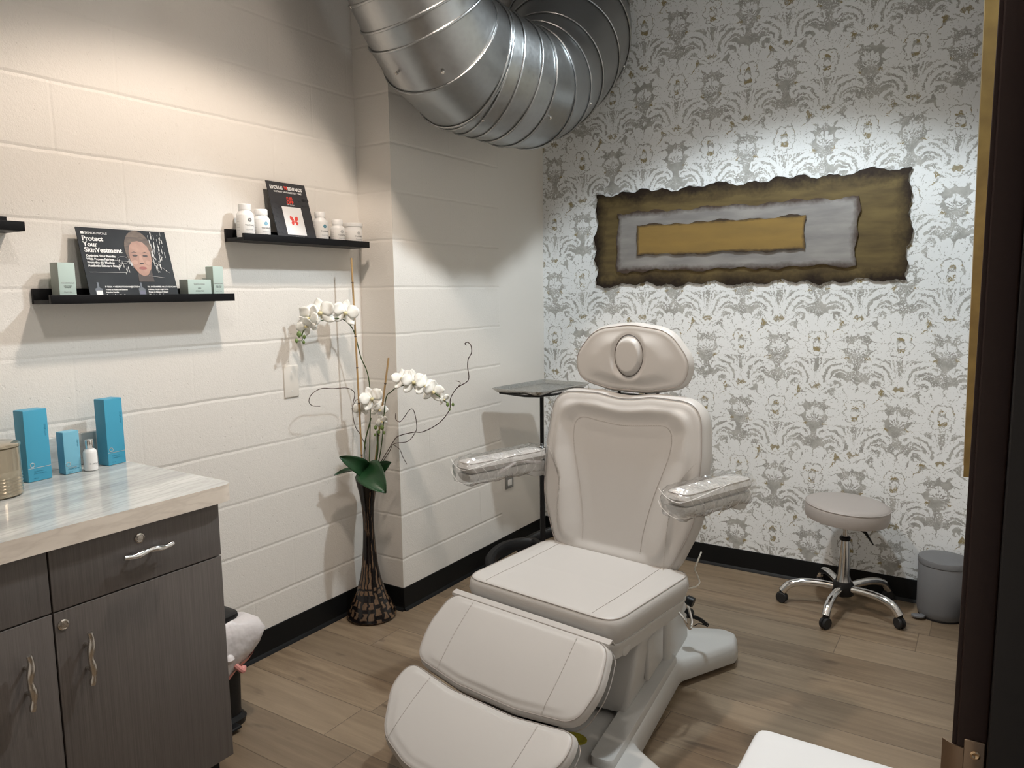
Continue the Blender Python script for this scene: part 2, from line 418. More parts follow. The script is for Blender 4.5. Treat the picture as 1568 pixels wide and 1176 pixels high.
# ================================================================= setting
RX = 2.168; L = 1.28074; D = .19699; BKY = -3.0; CZ = 3.12
struct('floor', MB().box(-.5, 3.4, -3.3, 1.5, -.05, 0), M_floor, smooth=False)
struct('ceiling', MB().box(-.5, 3.4, -3.3, 1.5, CZ, CZ + .05), M_ceil, smooth=False)
struct('wall_left', MB().box(-D - .1, -D, BKY, 0, 0, CZ), M_left, smooth=False)
cm = MB().box(-D - .1, 0, 0, .815, 0, CZ)
wcol = struct('wall_column', cm, M_wb, smooth=False); wcol.data.materials.append(M_colf)
for p in wcol.data.polygons:
    if p.normal.y < -.5: p.material_index = 1
struct('wall_short', MB().box(-.15, -.003, .815, L + .1, 0, CZ), M_dry, smooth=False)
struct('wall_back', MB().box(-.003, RX + .15, L, L + .1, 0, CZ), M_wp, smooth=False)
JY = -1.6
struct('wall_right', MB().box(RX, RX + .14, JY, L, 0, CZ).box(RX, RX + .14, BKY, -2.66, 0, CZ).box(RX, RX + .14, -2.66, JY, 2.12, CZ), M_dry, smooth=False)
struct('wall_front', MB().box(-D, RX + .14, BKY - .1, BKY, 0, CZ), M_dry, smooth=False)
struct('wall_hallway', MB().box(3.3, 3.4, -3.3, 1.5, 0, CZ), M_dry, smooth=False)
zb = .106
def baseb(name, path, nrm):
    mb = MB()
    for (a, b), n in zip(zip(path[:-1], path[1:]), nrm):
        a = Vector(a); b = Vector(b); n = Vector(n); t = (b - a).normalized()
        prof = [(0, 0), (.016, 0), (.013, .006), (.0055, .014), (.004, zb - .002), (.002, zb), (0, zb)]
        mb.loft([[Vector((p.x + n.x * d, p.y + n.y * d, z)) for d, z in prof] for p in (a, b)], True, (True, True))
    return struct(name, mb, M_base, smooth=True)
baseb('baseboard_left', [(-D, BKY), (-D, 0)], [(1, 0)])
baseb('baseboard_column', [(-D, 0), (0.003, 0)], [(0, -1)])
baseb('baseboard_short', [(0, -.003), (0, L)], [(1, 0)])
baseb('baseboard_back', [(0, L), (RX, L)], [(0, -1)])
baseb('baseboard_right', [(RX, L), (RX, JY)], [(-1, 0)])
# door frame
M_frame = nz(mat('dark brown frame paint', (.036, .020, .017), .45, Specular_IOR_Level=.3), 60, .1, .0005)
M_frame2 = mat('dark brown door stop', (.012, .010, .011), .45)
jm = MB().box(RX, RX + .026, JY - .022, JY + .03, 0, 2.09, .002).box(RX - .004, RX + .002, JY - .02, JY + .045, 0, 2.13, .001)
jm.box(RX - .004, RX + .15, -2.66, -2.63, 0, 2.09, .002).box(RX - .004, RX + .15, -2.66, JY + .03, 2.07, 2.13, .002)
df = struct('door_1', jm, M_frame)
link('door_stop', MB().box(RX + .026, RX + .145, JY - .032, JY + .03, 0, 2.08, .002), M_frame2, df)
M_brass = nz(mat('antique brass', (.33, .24, .17), .33, .85), 25, .03, .001)
sp_ = MB().box(RX + .0065, RX + .0245, JY - .0245, JY - .022, .86, .982, .001)
link('strike_plate', sp_, M_brass, df)
lip = MB()
lip.loft([[Vector((RX + .0065 - .019 * t, JY - .0245 + .010 * t * t, zz)) for zz in (.880, .972)] + [Vector((RX + .0065 - .019 * t, JY - .0225 + .010 * t * t, zz)) for zz in (.972, .880)] for t in [k / 6 for k in range(7)]])
link('strike_lip', lip, M_brass, df)
link('screw', MB().lathe([(.0045, 0), (.0045, .0008), (.003, .0016), (.0008, .0010)], n=20, M=frame((RX + .0165, JY - .0245, .968), (1, 0, 0), (0, 0, 1))), mat('brass screw', (.75, .55, .35), .2, 1), df)
# switch plate and outlet
swp = thing('wall_plate', 'blank cream wall plate on the block wall left of the orchid', 'wall plate', (-D, -.418, 1.02))
link('plate', MB().box(-D, -D + .006, -.455, -.382, 1.02, 1.148, .002), mat('cream plate', (.76, .72, .66), .35), swp, world=True)
for zz in (1.045, 1.122): link('screw', MB().lathe([(.003, 0), (.003, .001)], n=12, M=frame((-D + .006, -.418, zz), (0, 1, 0), (0, 0, 1))), M_paper, swp, world=True)
ot = thing('wall_outlet', 'wall outlet with a grey plate low on the smooth wall behind the left armrest', 'outlet', (0, .885, .36))
link('plate', MB().box(-.003, .004, .85, .925, .365, .485, .002), mat('grey outlet plate', (.25, .25, .24), .35, .3), ot, world=True)
for zz in (.398, .452): link('socket', MB().box(.003, .0065, .868, .907, zz - .017, zz + .017, .003), M_white, ot, world=True)
# ceiling lamps
M_glow = mat('lamp lens', (1, 1, 1), .5); M_glow.node_tree.nodes['Principled BSDF'].inputs['Emission Color'].default_value = (1, .93, .85, 1)
M_glow.node_tree.nodes['Principled BSDF'].inputs['Emission Strength'].default_value = 3
for (k, loc, e, c, ang, bl), lab in zip(LAMPS, ('white ceiling downlight over the treatment chair, nearest the shelves', 'white ceiling downlight nearest the wallpapered wall', 'white ceiling downlight nearest the doorway')):
    t = thing('ceiling_light', lab, 'ceiling light', (loc[0], loc[1], loc[2]), group='downlights on the ceiling')
    link('housing', MB().lathe([(.085, .10), (.09, .02), (.09, .04), (.09, CZ - loc[2]), (.02, CZ - loc[2])], n=32, cap=(False, True)), M_white, t)
    link('lens', MB().lathe([(.083, .095), (.083, .10)], n=32), M_glow, t)
# ================================================================= duct
dp = [((560, -190), 2.5, .235), ((615, -60), 2.62, .235), ((668, 56), 2.78, .242), ((706, 95), 2.95, .262), ((757, 119), 3.05, .252), ((800, 135), 3.17, .250), ((830, 122), 3.33, .256), ((852, 95), 3.52, .285), ((866, 66), 3.74, .32), ((870, 48), 3.93, .338)]
dpts = [CAM + ray(*q) / FPX * d for q, d, r in dp]
dpts[-1].y = min(dpts[-1].y, L - .0); dr = [r for _, _, r in dp]
SP = smooth_path(dpts, 10); RP = [v.x for v in smooth_path([(r, 0, 0) for r in dr], 10)]
def ringpts(c, t, r, n=56):
    up = Vector((0, 0, 1)); a = t.cross(up).normalized(); b = a.cross(t)
    return [c + (a * math.cos(2 * PI * k / n) + b * math.sin(2 * PI * k / n)) * r for k in range(n)]
duct = thing('air_duct', 'large round galvanised metal air duct hanging below the ceiling', 'duct', tuple(dpts[4]))
cuts = [0, 12, 15, 17, 21, 30, 32, 35, 38, 42, 46, 51, 57, 63, 72, 81, len(SP) - 1]
def ptan(i): return (SP[min(i + 2, len(SP) - 1)] - SP[max(i - 2, 0)]).normalized()
for a, b in zip(cuts[:-1], cuts[1:]):
    ca, cb = SP[a], SP[b]; ra, rb = RP[a], RP[b]
    A = ringpts(ca, ptan(a), ra); B = ringpts(cb, ptan(b), rb * .985)
    rings = [[p.lerp(q, t) for p, q in zip(A, B)] for t in (0, .25, .5, .75, 1)]
    link('duct_section', MB().loft(rings, True, (False, False)), M_duct, duct, world=True)
    ax = ptan(b); rim = ringpts(cb, ax, rb * 1.0)
    bead = MB(); n = len(rim); vs = []; fs = []
    for i, p in enumerate(rim):
        o_ = (p - cb).normalized()
        for k in range(8):
            vs.append(p + o_ * (.0042 * math.cos(k * PI / 4)) + ax * (.005 * math.sin(k * PI / 4)))
    for i in range(n):
        for k in range(8): fs.append((i * 8 + k, i * 8 + (k + 1) % 8, ((i + 1) % n) * 8 + (k + 1) % 8, ((i + 1) % n) * 8 + k))
    link('ring_seam', bead.add(vs, fs), M_duct, duct, world=True)
for i, an in ((12, 4.2), (19, 4.5), (35, 5.2), (47, 5.6), (55, 4.9), (58, 5.8), (78, 5.9), (20, 5.2)):
    c = SP[i]; t = ptan(i); a = t.cross(Vector((0, 0, 1))).normalized(); b = a.cross(t); d = a * math.cos(an) + b * math.sin(an)
    link('screw', MB().lathe([(.006, -.004), (.006, .002), (.003, .005)], n=10, M=frame(c + d * RP[i], t, d.cross(t)) if False else (lambda z: Matrix((z.orthogonal().normalized(), z.cross(z.orthogonal().normalized()), z)).transposed().to_4x4())(d).copy() and (Matrix.Translation(c + d * RP[i]) @ Matrix((d.orthogonal().normalized(), d.cross(d.orthogonal().normalized()), d)).transposed().to_4x4())), M_nickel, duct, world=True)
# ================================================================= wall art
def wavy(x0, x1, z0, z1, amp, seed, n=60, lam=.135):
    rnd = random.Random(seed); ph = [rnd.uniform(0, 6.28) for _ in range(12)]
    def w(s, o, l_=1.0): return amp * min(1, s / .03, (l_ - s) / .03) * (.6 * math.sin(s / lam * 6.28 + ph[o] + 1.3 * math.sin(s * 9 + ph[o + 2])) + .55 * math.sin(s / lam * 6.28 * .37 + ph[o + 1]) + .14 * math.sin(s / lam * 6.28 * 3.3 + ph[o + 2] + 2 * math.sin(s * 17)))
    P = []
    m_ = max(10, int(n * (z1 - z0) / (x1 - x0)))
    for k in range(n): t = k / n; P.append((x0 + (x1 - x0) * t, z0 + w(t * (x1 - x0), 0, x1 - x0)))
    for k in range(m_): t = k / m_; P.append((x1 + w(t * (z1 - z0), 3, z1 - z0), z0 + (z1 - z0) * t))
    for k in range(n): t = k / n; P.append((x1 - (x1 - x0) * t, z1 + w(t * (x1 - x0), 6, x1 - x0)))
    for k in range(m_): t = k / m_; P.append((x0 + w(t * (z1 - z0), 9, z1 - z0), z1 - (z1 - z0) * t))
    return P
def patina(name, c1, c2, edge, box, rough, metal, ew):
    m = mat(name, c1, rough, metal); X.T = m.node_tree
    x, y, z, P = posxyz(); cx, cz, hx, hz = box
    n = noise(9, 5, P); n2 = noise(60, 4, P)
    d = xmin(hx - xabs(x - cx), hz - xabs(z - cz))
    e = X.op('MULTIPLY_ADD', d + (n - .5) * ew * 1.6 + (n2 - .5) * ew * .7, -1 / ew, 1.0, clamp=True)
    st = noise(2.5, 4, comb(x * 2, z * 9))
    c = mixc(X.op('MULTIPLY_ADD', st, 3, -1, clamp=True), c1, c2); c = mixc(e, c, edge)
    setcol(m, c); setbump(m, n + n2 * .4, .002, .3); return m
art = thing('metal_wall_art', 'long layered metal wall art with wavy edges on the wallpaper', 'wall art', (1.09, L, 1.70))
AM = Matrix(((1, 0, 0, 0), (0, 0, -1, L), (0, 1, 0, 0), (0, 0, 0, 1)))
y = .012
link('bronze_panel', MB().prism(wavy(.338, 1.85, 1.462, 1.945, .0135, 3, 220), .008, .013, 0, AM), patina('dark bronze', (.115, .085, .042), (.20, .150, .065), (.028, .019, .014), (1.094, 1.703, .756, .241), .42, .6, .07), art, world=True, smooth=False)
link('silver_panel', MB().prism(wavy(.468, 1.645, 1.532, 1.838, .009, 11, 170), .022, .026, 0, AM), patina('aged silver', (.27, .26, .255), (.38, .365, .35), (.085, .06, .048), (1.056, 1.685, .588, .153), .45, .55, .028), art, world=True, smooth=False)
link('gold_panel', MB().prism(wavy(.585, 1.425, 1.612, 1.768, .0075, 23, 130), .034, .038, 0, AM), patina('aged gold', (.36, .235, .075), (.30, .20, .07), (.07, .05, .035), (1.005, 1.69, .42, .078), .42, .55, .014), art, world=True, smooth=False)
for xx in (.8, 1.2): link('spacer', MB().box(xx - .03, xx + .03, L - .0335, L - .0005, 1.66, 1.72), M_black, art, world=True)
# gold frame on right wall
gf = thing('gold_picture_frame', 'tall gold framed panel on the right wall, seen edge on', 'picture frame', (RX, .2, .845))
gm = nz(mat('gold frame edge', (.23, .15, .045), .4, .4), 12, .05, .002, col2=(.16, .10, .03))
def slab(x0b, x1b, x0t, x1t, y0, y1, z0, z1):
    return MB().loft([[Vector((x0b, y0, z0)), Vector((x1b, y0, z0)), Vector((x1b, y1, z0)), Vector((x0b, y1, z0))], [Vector((x0t, y0, z1)), Vector((x1t, y0, z1)), Vector((x1t, y1, z1)), Vector((x0t, y1, z1))]])
link('frame_edge', slab(2.127, 2.165, 2.103, 2.168, .2, .95, .845, 2.55), gm, gf, world=True, smooth=False)
link('panel_face', slab(2.1245, 2.1268, 2.1005, 2.1028, .23, .92, .875, 2.52), mat('framed panel', (.5, .42, .28), .3, .3), gf, world=True, smooth=False)
# ================================================================= shelves
def shelf(y0, y1, z0, label):
    t = thing('picture_ledge', label, 'shelf', (-D, (y0 + y1) / 2, z0), group='black ledges on the block wall')
    link('back_plate', MB().box(-D, -D + .012, y0, y1, z0, z0 + .046, .001), M_black, t, world=True)
    link('ledge', MB().box(-D + .012, -D + .10, y0, y1, z0, z0 + .012, .001), M_black, t, world=True)
    link('front_lip', MB().box(-D + .10, -D + .112, y0, y1, z0, z0 + .026, .001), M_black, t, world=True)
    return t
shelf(-1.361, -.745, 1.412, 'black picture ledge holding the wide dark poster and pale green boxes')
shelf(-.691, -.052, 1.626, 'black picture ledge holding white bottles, nearest the wall corner')
shelf(-1.98, -1.412, 1.614, 'black picture ledge cut off by the left edge of the view')
SZ1, SZ2 = 1.424, 1.638
def quad(poly, z, M, t=.0004):
    mb = MB().prism(poly, z, z + t); return mb.xf(M)
def ell(cx, cy, rx, ry, n=28, a0=0, a1=2 * PI): return [(cx + rx * math.cos(a0 + (a1 - a0) * k / n), cy + ry * math.sin(a0 + (a1 - a0) * k / n)) for k in range(n)]
def bar(x0, y0, x1, y1): return [(x0, y0), (x1, y0), (x1, y1), (x0, y1)]
# poster 1
pw, ph_ = .290, .226
p1 = thing('promotional_poster', 'wide dark skincare poster with a face, leaning on the lower left ledge', 'poster', (-.115, -1.09, SZ1))
PM = frame((-.108, -1.235, SZ1 + .001), (0, 1, 0), (-.060, 0, .218))
link('board', MB().box(0, pw, 0, ph_, -.003, 0).xf(PM), nz(mat('dark poster print', (.014, .016, .020), .5, Specular_IOR_Level=.2), 6, 0, col2=(.030, .034, .038)), p1, world=True, smooth=False)
Mskin = nz(mat('printed skin', (.30, .15, .10), .45), 20, 0, col2=(.42, .235, .165)); Mskl = mat('printed skin highlight', (.44, .25, .18), .45); Mhair = nz(mat('printed hair', (.07, .045, .032), .5), 30, 0, col2=(.14, .095, .065), stretch=(1, 1, 4)); Mlip = mat('printed lips', (.33, .10, .085), .5); Mdk = mat('printed dark', (.05, .03, .026), .5); Mw = mat('white print', (.8, .8, .8), .5)
fc = .185
def pp(name, poly, z, mm_, par=p1, M=PM): return link(name, quad(poly, z, M), mm_, par, world=True, smooth=False)
pp('printed_hair', ell(fc, .160, .046, .064), .0004, Mhair)
pp('printed_neck', [(fc - .022, .055), (fc + .03, .055), (fc + .028, .10), (fc - .018, .10)], .0003, mat('printed neck', (.05, .03, .022), .5))
pp('printed_face', [(fc - .036, .150), (fc - .035, .125), (fc - .028, .100), (fc - .014, .080), (fc, .073), (fc + .014, .078), (fc + .028, .098), (fc + .036, .125), (fc + .037, .150), (fc + .031, .172), (fc + .018, .186), (fc, .190), (fc - .018, .186), (fc - .030, .172)], .0008, Mskin)
for s in (-1, 1):
    pp('printed_eye', ell(fc + s * .017, .141, .0085, .0032), .0013, Mdk)
    pp('printed_eyebrow', [(fc + s * .007, .150), (fc + s * .018, .154), (fc + s * .029, .150), (fc + s * .018, .1515)], .0013, Mdk)
    pp('printed_cheek', ell(fc + s * .021, .118, .009, .008), .0012, Mskl)
pp('printed_nose', [(fc - .003, .143), (fc + .003, .143), (fc + .009, .119), (fc + .004, .116), (fc - .004, .116), (fc - .008, .119)], .0012, Mskl)
pp('printed_nostrils', ell(fc, .1155, .007, .0016), .0016, Mdk)
pp('printed_mouth', ell(fc + .001, .100, .013, .0048), .0013, Mlip)
pp('printed_mouth_line', bar(fc - .012, .0995, fc + .013, .1003), .0018, Mdk)
lg = MB()
rnd = random.Random(4)
for k in range(60):
    a, b = rnd.uniform(.225, .272), rnd.uniform(.085, .215)
    if a > .262 - (b - .1) * .2 and b < .12: continue
    hgt = rnd.uniform(.004, .02); lg.prism(bar(a, b, a + rnd.uniform(.0006, .002), b + hgt), .001, .0014)
for k in range(34):
    t = rnd.uniform(0, 1); a = .105 + .05 * t; b = .098 + .03 * math.sin(t * 9) * .5 + rnd.uniform(-.012, .012); lg.prism(bar(a, b, a + .0009, b + rnd.uniform(.004, .012)), .001, .0014)
for a, b, c, d in ((.222, .125, .275, .085), (.23, .10, .262, .14), (.20, .075, .255, .068), (.085, .125, .15, .12)):
    lg.tube([(a, b, .0012), (c, d, .0012)], .0005, 4)
lg.tube([(.125 + .018 * math.cos(t), .125 + .012 * math.sin(t), .0012) for t in [k * .35 for k in range(19)]], .0003, 4)
link('printed_splinters', lg.xf(PM), Mw, p1, world=True, smooth=False)
def T(s, x, y, size, par, M, mm_=None, sx=1.0, bold=0.0, name='lettering', al='LEFT', z=.0006): return text(name, s, size, M @ Matrix.Translation((x, y, z)), mm_ or Mw, par, al, True, sx, bold)
pp('logo_square', bar(.012, .205, .021, .213), .0006, Mw)
T('SKINCEUTICALS', .024, .2055, .0095, p1, PM, bold=.0001)
T('Protect', .012, .184, .021, p1, PM, bold=.0006); T('Your', .012, .166, .021, p1, PM, bold=.0006); T('SkinVestment', .012, .148, .021, p1, PM, bold=.0006)
for k, s in enumerate(('Optimize Your Results', 'With Proven Pairings', 'From the #1 Medical', 'Aesthetic Skincare Brand*')): T(s, .013, .133 - k * .0105, .0098, p1, PM, bold=.0003)
pp('printed_rule', bar(.013, .084, .13, .0846), .0006, Mw)
for a, tt in ((.018, ('P-TIOX + NEUROTOXIN INJECTION', 'Proven to Reduce & Enhance', 'Injection Results', 'Proven to Extend Benefits')), (.155, ('HA INTENSIFIER MULTI-GLYCAN +', 'DERMAL FILLER INJECTION', 'Proven to Enhance & Extend', 'Filler Injection Benefits'))):
    pp('printed_dropper', [(a, .0), (a + .022, .0), (a + .022, .032), (a + .014, .036), (a + .014, .052), (a + .008, .052), (a + .008, .036), (a, .032)], .0006, mat('printed bottle', (.10, .11, .13), .3))
    pp('printed_label', bar(a + .002, .004, a + .020, .026), .0011, Mw if a < .1 else mat('printed dark label', (.12, .12, .18), .4))
    for k, s in enumerate(tt): T(s, a + .032, .036 - k * .0085, .0058 if k else .0068, p1, PM, bold=.0002)
# poster 2
p2 = thing('rewards_poster', 'tall dark rewards poster with a red butterfly, leaning on the upper ledge', 'poster', (-.108, -.42, SZ2))
QM = frame((-.106, -.5175, SZ2 + .001), (0, 1, 0), (-.062, 0, .226)); qw, qh = .190, .232
link('board', MB().box(0, qw, 0, qh, -.003, 0).xf(QM), mat('charcoal poster print', (.05, .05, .054), .5, Specular_IOR_Level=.2), p2, world=True, smooth=False)
lf = MB(); rnd = random.Random(9)
for (cx, cy) in [(.02, .15), (.03, .13), (.015, .11), (.03, .09), (.015, .07), (.03, .05), (.02, .03), (.16, .19), (.175, .17), (.155, .165), (.17, .145), (.16, .05), (.17, .03), (.155, .02), (.15, .205), (.1, .212), (.05, .205)]:
    for s in (-1, 1): lf.prism(ell(cx + s * .009, cy + rnd.uniform(-.004, .004), .0085, .0055), .0004, .0007)
link('printed_leaves', lf.xf(QM), M_print, p2, world=True, smooth=False)
T('EVOLUS', .012, .202, .0185, p2, QM, bold=.0007, z=.001, sx=.93); T('REWARDS', .098, .202, .0185, p2, QM, bold=.0007, z=.001, sx=.83)
def butterfly(cx, cy, s, z=.0012):
    mb = MB()
    for k in (-1, 1):
        mb.prism([(cx + k * x * s, cy + y_ * s) for x, y_ in ((.05, .1), (.3, .75), (.7, 1), (1, .8), (.95, .3), (.6, .02))][::k], z, z + .0004)
        mb.prism([(cx + k * x * s, cy + y_ * s) for x, y_ in ((.05, .0), (.6, -.05), (.85, -.4), (.7, -.85), (.35, -.8), (.1, -.3))][::k], z, z + .0004)
    return mb
link('printed_butterfly', butterfly(.0885, .209, .0085).xf(QM), M_red, p2, world=True, smooth=False)
T('INSTANT SAVINGS EVERY TIME', .095, .189, .0098, p2, QM, al='CENTER', z=.001, bold=.0001)
T('$40', .095, .162, .019, p2, QM, M_red, bold=.0006, al='CENTER', z=.001); T('OFF', .095, .1465, .019, p2, QM, M_red, bold=.0006, al='CENTER', z=.001)
T('EVERY TREATMENT', .095, .1415, .0042, p2, QM, al='CENTER', z=.001)
link('white_square', quad(bar(.048, .022, .142, .134), .0009, QM), Mw, p2, world=True, smooth=False)
link('printed_butterfly', butterfly(.095, .078, .020, .0014).xf(QM), M_red, p2, world=True, smooth=False)
T('SCAN FOR MORE', .095, .010, .0085, p2, QM, al='CENTER', z=.001)
# mint boxes
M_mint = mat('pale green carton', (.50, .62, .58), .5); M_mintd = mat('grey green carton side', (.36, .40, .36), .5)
def carton(name, label, x0, x1, y0, y1, z0, h, rz, mfront, mside, group, texts, b=.0008):
    cx, cy = (x0 + x1) / 2, (y0 + y1) / 2; t = thing(name, label, 'box', (cx, cy, z0), rz, group); a, c = (x1 - x0) / 2, (y1 - y0) / 2
    bx = link('carton', MB().box(-a, a, -c, c, 0, h, b), mfront, t)
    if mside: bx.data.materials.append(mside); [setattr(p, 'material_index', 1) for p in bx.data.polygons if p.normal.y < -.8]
    link('tuck_flap', MB().box(-a + .001, a - .001, -c + .001, c - .001, h - .0002, h + .0008, .0003), mfront, t)
    FM = t.matrix_basis @ frame((a + .0003, -c, 0), (0, 1, 0), (0, 0, 1))
    for (s, x, y_, sz, mm_) in texts: text('lettering', s, sz, FM @ Matrix.Translation((x, y_, 0)), mm_, t, 'CENTER')
    return t, FM
G = 'pale green cartons on the lower ledge'
tx = lambda w_, h: [('SKINCEUTICALS', w_ / 2, h * .44, .0052, M_grayp), ('CELL CYCLE', w_ / 2, h * .36, .0042, M_print), ('CATALYST', w_ / 2, h * .32, .0042, M_print), ('30 ml / 1 fl oz', w_ / 2, h * .2, .0042, M_grayp)]
carton('skincare_box', 'tall pale green carton at the left end of the lower ledge', -.165, -.125, -1.318, -1.268, SZ1, .108, .06, M_mint, M_mintd, G, tx(.05, .108))
carton('skincare_box', 'low wide pale green carton lying right of the wide poster', -.165, -.12, -.905, -.812, SZ1, .062, .05, M_mint, M_mintd, G, [('SKINCEUTICALS', .045, .045, .006, M_grayp), ('A.G.E.', .045, .032, .005, M_print), ('INTERRUPTER', .045, .022, .005, M_print)])
carton('skincare_box', 'tall narrow pale green carton at the right end of the lower ledge', -.17, -.13, -.797, -.755, SZ1, .108, .04, M_mint, M_mintd, G, tx(.042, .108))
# bottles
def bottle(label, x, y_, r, h, neck, accent, wide=False):
    t = thing('supplement_bottle', label, 'bottle', (x, y_, SZ2), group='white bottles on the upper ledge')
    ch = .022 if not wide else .016; nr_ = r * neck; sh = h - ch
    pr = [(r * .9, 0), (r, .003), (r, sh * .8), (r * .97, sh * .86), (nr_ * 1.02, sh * .97), (nr_, sh)]
    link('body', MB().lathe(pr, n=40), M_white, t)
    link('cap', MB().lathe([(nr_ * 1.08, sh), (nr_ * 1.1, sh + .002), (nr_ * 1.1, h - .002), (nr_ * 1.02, h)], n=40), mat('white cap', (.88, .88, .87), .3), t)
    link('label_wrap', MB().lathe([(r + .0003, sh * .08), (r + .0006, sh * .09), (r + .0006, sh * .76), (r + .0003, sh * .77)], n=40, cap=(False, False)), M_paper, t)
    yaw = math.radians(-52 + 18)
    def wrap(mb_or_me): pass
    # lettering wrapped on the cylinder
    def wt(s, ang, z, size, mm_):
        o = text('lettering', s, size, Matrix.Identity(4), mm_, t, 'CENTER', world=False)
        for v in o.data.vertices:
            th = ang + v.co.x / r; rr = r + .0009 + v.co.z * .3; z_ = z + v.co.y; v.co = Vector((rr * math.cos(th), rr * math.sin(th), z_))
    a0 = math.radians(-8)
    wt('THORNE', a0, sh * .42, .0085, M_print); wt('Supplement', a0, sh * .28, .006, M_grayp); wt('capsules', a0, sh * .19, .004, M_grayp)
    for k in range(5): wt('=====', a0 - 1.45, sh * (.25 + .1 * k), .005, M_grayp)
    mb = MB()
    for k in range(6):
        th = k * PI / 3; cx, cy = .0045 * math.cos(th), .0045 * math.sin(th)
        mb.prism(ell(cx, cy, .0032, .0032, 10), 0, .0003)
    v2 = []
    for (a, b, c) in mb.v: th = a0 + a / r; rr = r + .0009 + c; v2.append((rr * math.cos(th), rr * math.sin(th), sh * .64 + b))
    mb.v = v2; link('printed_mark', mb, accent, t)
    return t
Mac = [mat('grey mark', (.2, .2, .2), .5), mat('pale blue mark', (.25, .5, .65), .5), mat('blue green mark', (.1, .3, .4), .5), mat('soft grey mark', (.5, .5, .5), .5)]
bottle('white supplement bottle at the left end of the upper ledge', -.138, -.642, .031, .122, .68, Mac[0])
bottle('white supplement bottle between the leftmost bottle and the rewards poster', -.142, -.566, .030, .110, .70, Mac[1])
bottle('tall white supplement bottle just right of the rewards poster', -.140, -.277, .031, .124, .62, Mac[2])
bottle('short white supplement bottle, second from the right end of the upper ledge', -.142, -.180, .030, .100, .70, Mac[3])
bottle('wide white tub with a broad lid at the right end of the upper ledge', -.140, -.092, .038, .092, .98, Mac[3], True)
# ================================================================= cabinets
CT = .915
def twig(P0, P1, seed):
    P0 = Vector(P0); P1 = Vector(P1); rnd = random.Random(seed); n = 14; pts = []; rr = []
    side = Vector((0, 0, 1)) if abs((P1 - P0).y) > .05 else Vector((0, 1, 0))
    for k in range(n + 1):
        t = k / n; pts.append(P0.lerp(P1, t) + side * .0025 * math.sin(t * 11 + seed)); rr.append((.0058 + .0030 * abs(math.sin(t * 8.5 + seed))) * (1 if 0 < k < n else .75))
    mb = MB().tube(pts, rr, 12); c = pts[5]
    mb.tube([pts[9], pts[9] + side * .006 + (P1 - P0).normalized() * .007], [.004, .002], 8)
    for t in (.27, .73):
        p = P0.lerp(P1, t); mb.tube([p, Vector((.402, p.y, p.z))], [.0042, .0042], 10)
    return mb
def cabinet(y0, y1, label, hside, lockd, door_lock):
    t = thing('base_cabinet', label, 'cabinet', (0.1, (y0 + y1) / 2, 0), group='charcoal base cabinets along the block wall')
    link('body', MB().box(-D + .002, .381, y0 + .0005, y1 - .0005, .105, .867).box(-D + .03, .33, y0 + .02, y1 - .003, 0, .105), M_lam, t, world=True, smooth=False)
    link('toe_kick', MB().box(.33, .334, y0, y1 - .003, 0, .104), M_base, t, world=True, smooth=False)
    g = .0022
    dr = link('drawer', MB().box(.384, .403, y0 + g, y1 - g, .715, .863, .0008), M_lam, t, world=True)
    do = link('door', MB().box(.384, .403, y0 + g, y1 - g, .118, .711, .0008), M_lam, t, world=True)
    Mi = t.matrix_basis.inverted()
    ym = (y0 + y1) / 2
    def sub(name, mb, mm_, par): mb.xf(Mi); return link(name, mb, mm_, par)
    sub('drawer_handle', twig((.430, ym - .065, .797), (.430, ym + .065, .798), 2), M_chrome, dr)
    yh = y0 + .064 if hside == 'L' else y1 - .068
    sub('door_handle', twig((.430, yh, .519), (.430, yh + .001, .648), 5), M_nickel, do)
    def lock(yy, zz, par):
        mb = MB().lathe([(.0125, 0), (.0125, .003), (.0095, .0045), (.0095, .003), (.0068, .003), (.0068, .0045), (.001, .0047)], n=28, M=frame((.403, yy, zz), (0, 1, 0), (0, 0, 1)))
        l = sub('lock', mb, M_nickel, par)
    if lockd: lock(ym - .008, .829, dr)
    if door_lock: lock(y0 + .020, .679, do)
    return t
cabinet(-1.652, -1.204, 'charcoal wood-grain cabinet with locked drawer at the right end of the counter', 'L', True, True)
cabinet(-2.10, -1.652, 'charcoal wood-grain cabinet cut off by the left edge of the view', 'R', False, False)
ct = thing('countertop', 'streaked grey laminate countertop with pale wood-look edge', 'countertop', (.1, -1.6, .868))
pl = rpoly([(-D + .001, -2.15, 0), (.430, -2.15, 0), (.430, -1.168, .045), (-D + .001, -1.168, 0)], 8)
ctm = link('slab', MB().prism([tuple(q) for q in pl], .868, CT, 0), M_top, ct, world=True, smooth=True, ang=30)
ctm.data.materials.append(M_edge)
for p in ctm.data.polygons:
    if abs(p.normal.z) < .5: p.material_index = 1
link('backsplash', MB().box(-D + .001, -D + .02, -2.15, -1.168, CT + .0003, CT + .098, .002), M_top, ct, world=True)
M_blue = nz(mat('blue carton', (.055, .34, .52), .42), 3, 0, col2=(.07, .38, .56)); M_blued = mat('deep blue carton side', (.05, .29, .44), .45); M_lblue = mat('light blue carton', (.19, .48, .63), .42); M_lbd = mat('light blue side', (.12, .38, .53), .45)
M_silver = mat('silver foil', (.65, .68, .68), .3, .7)
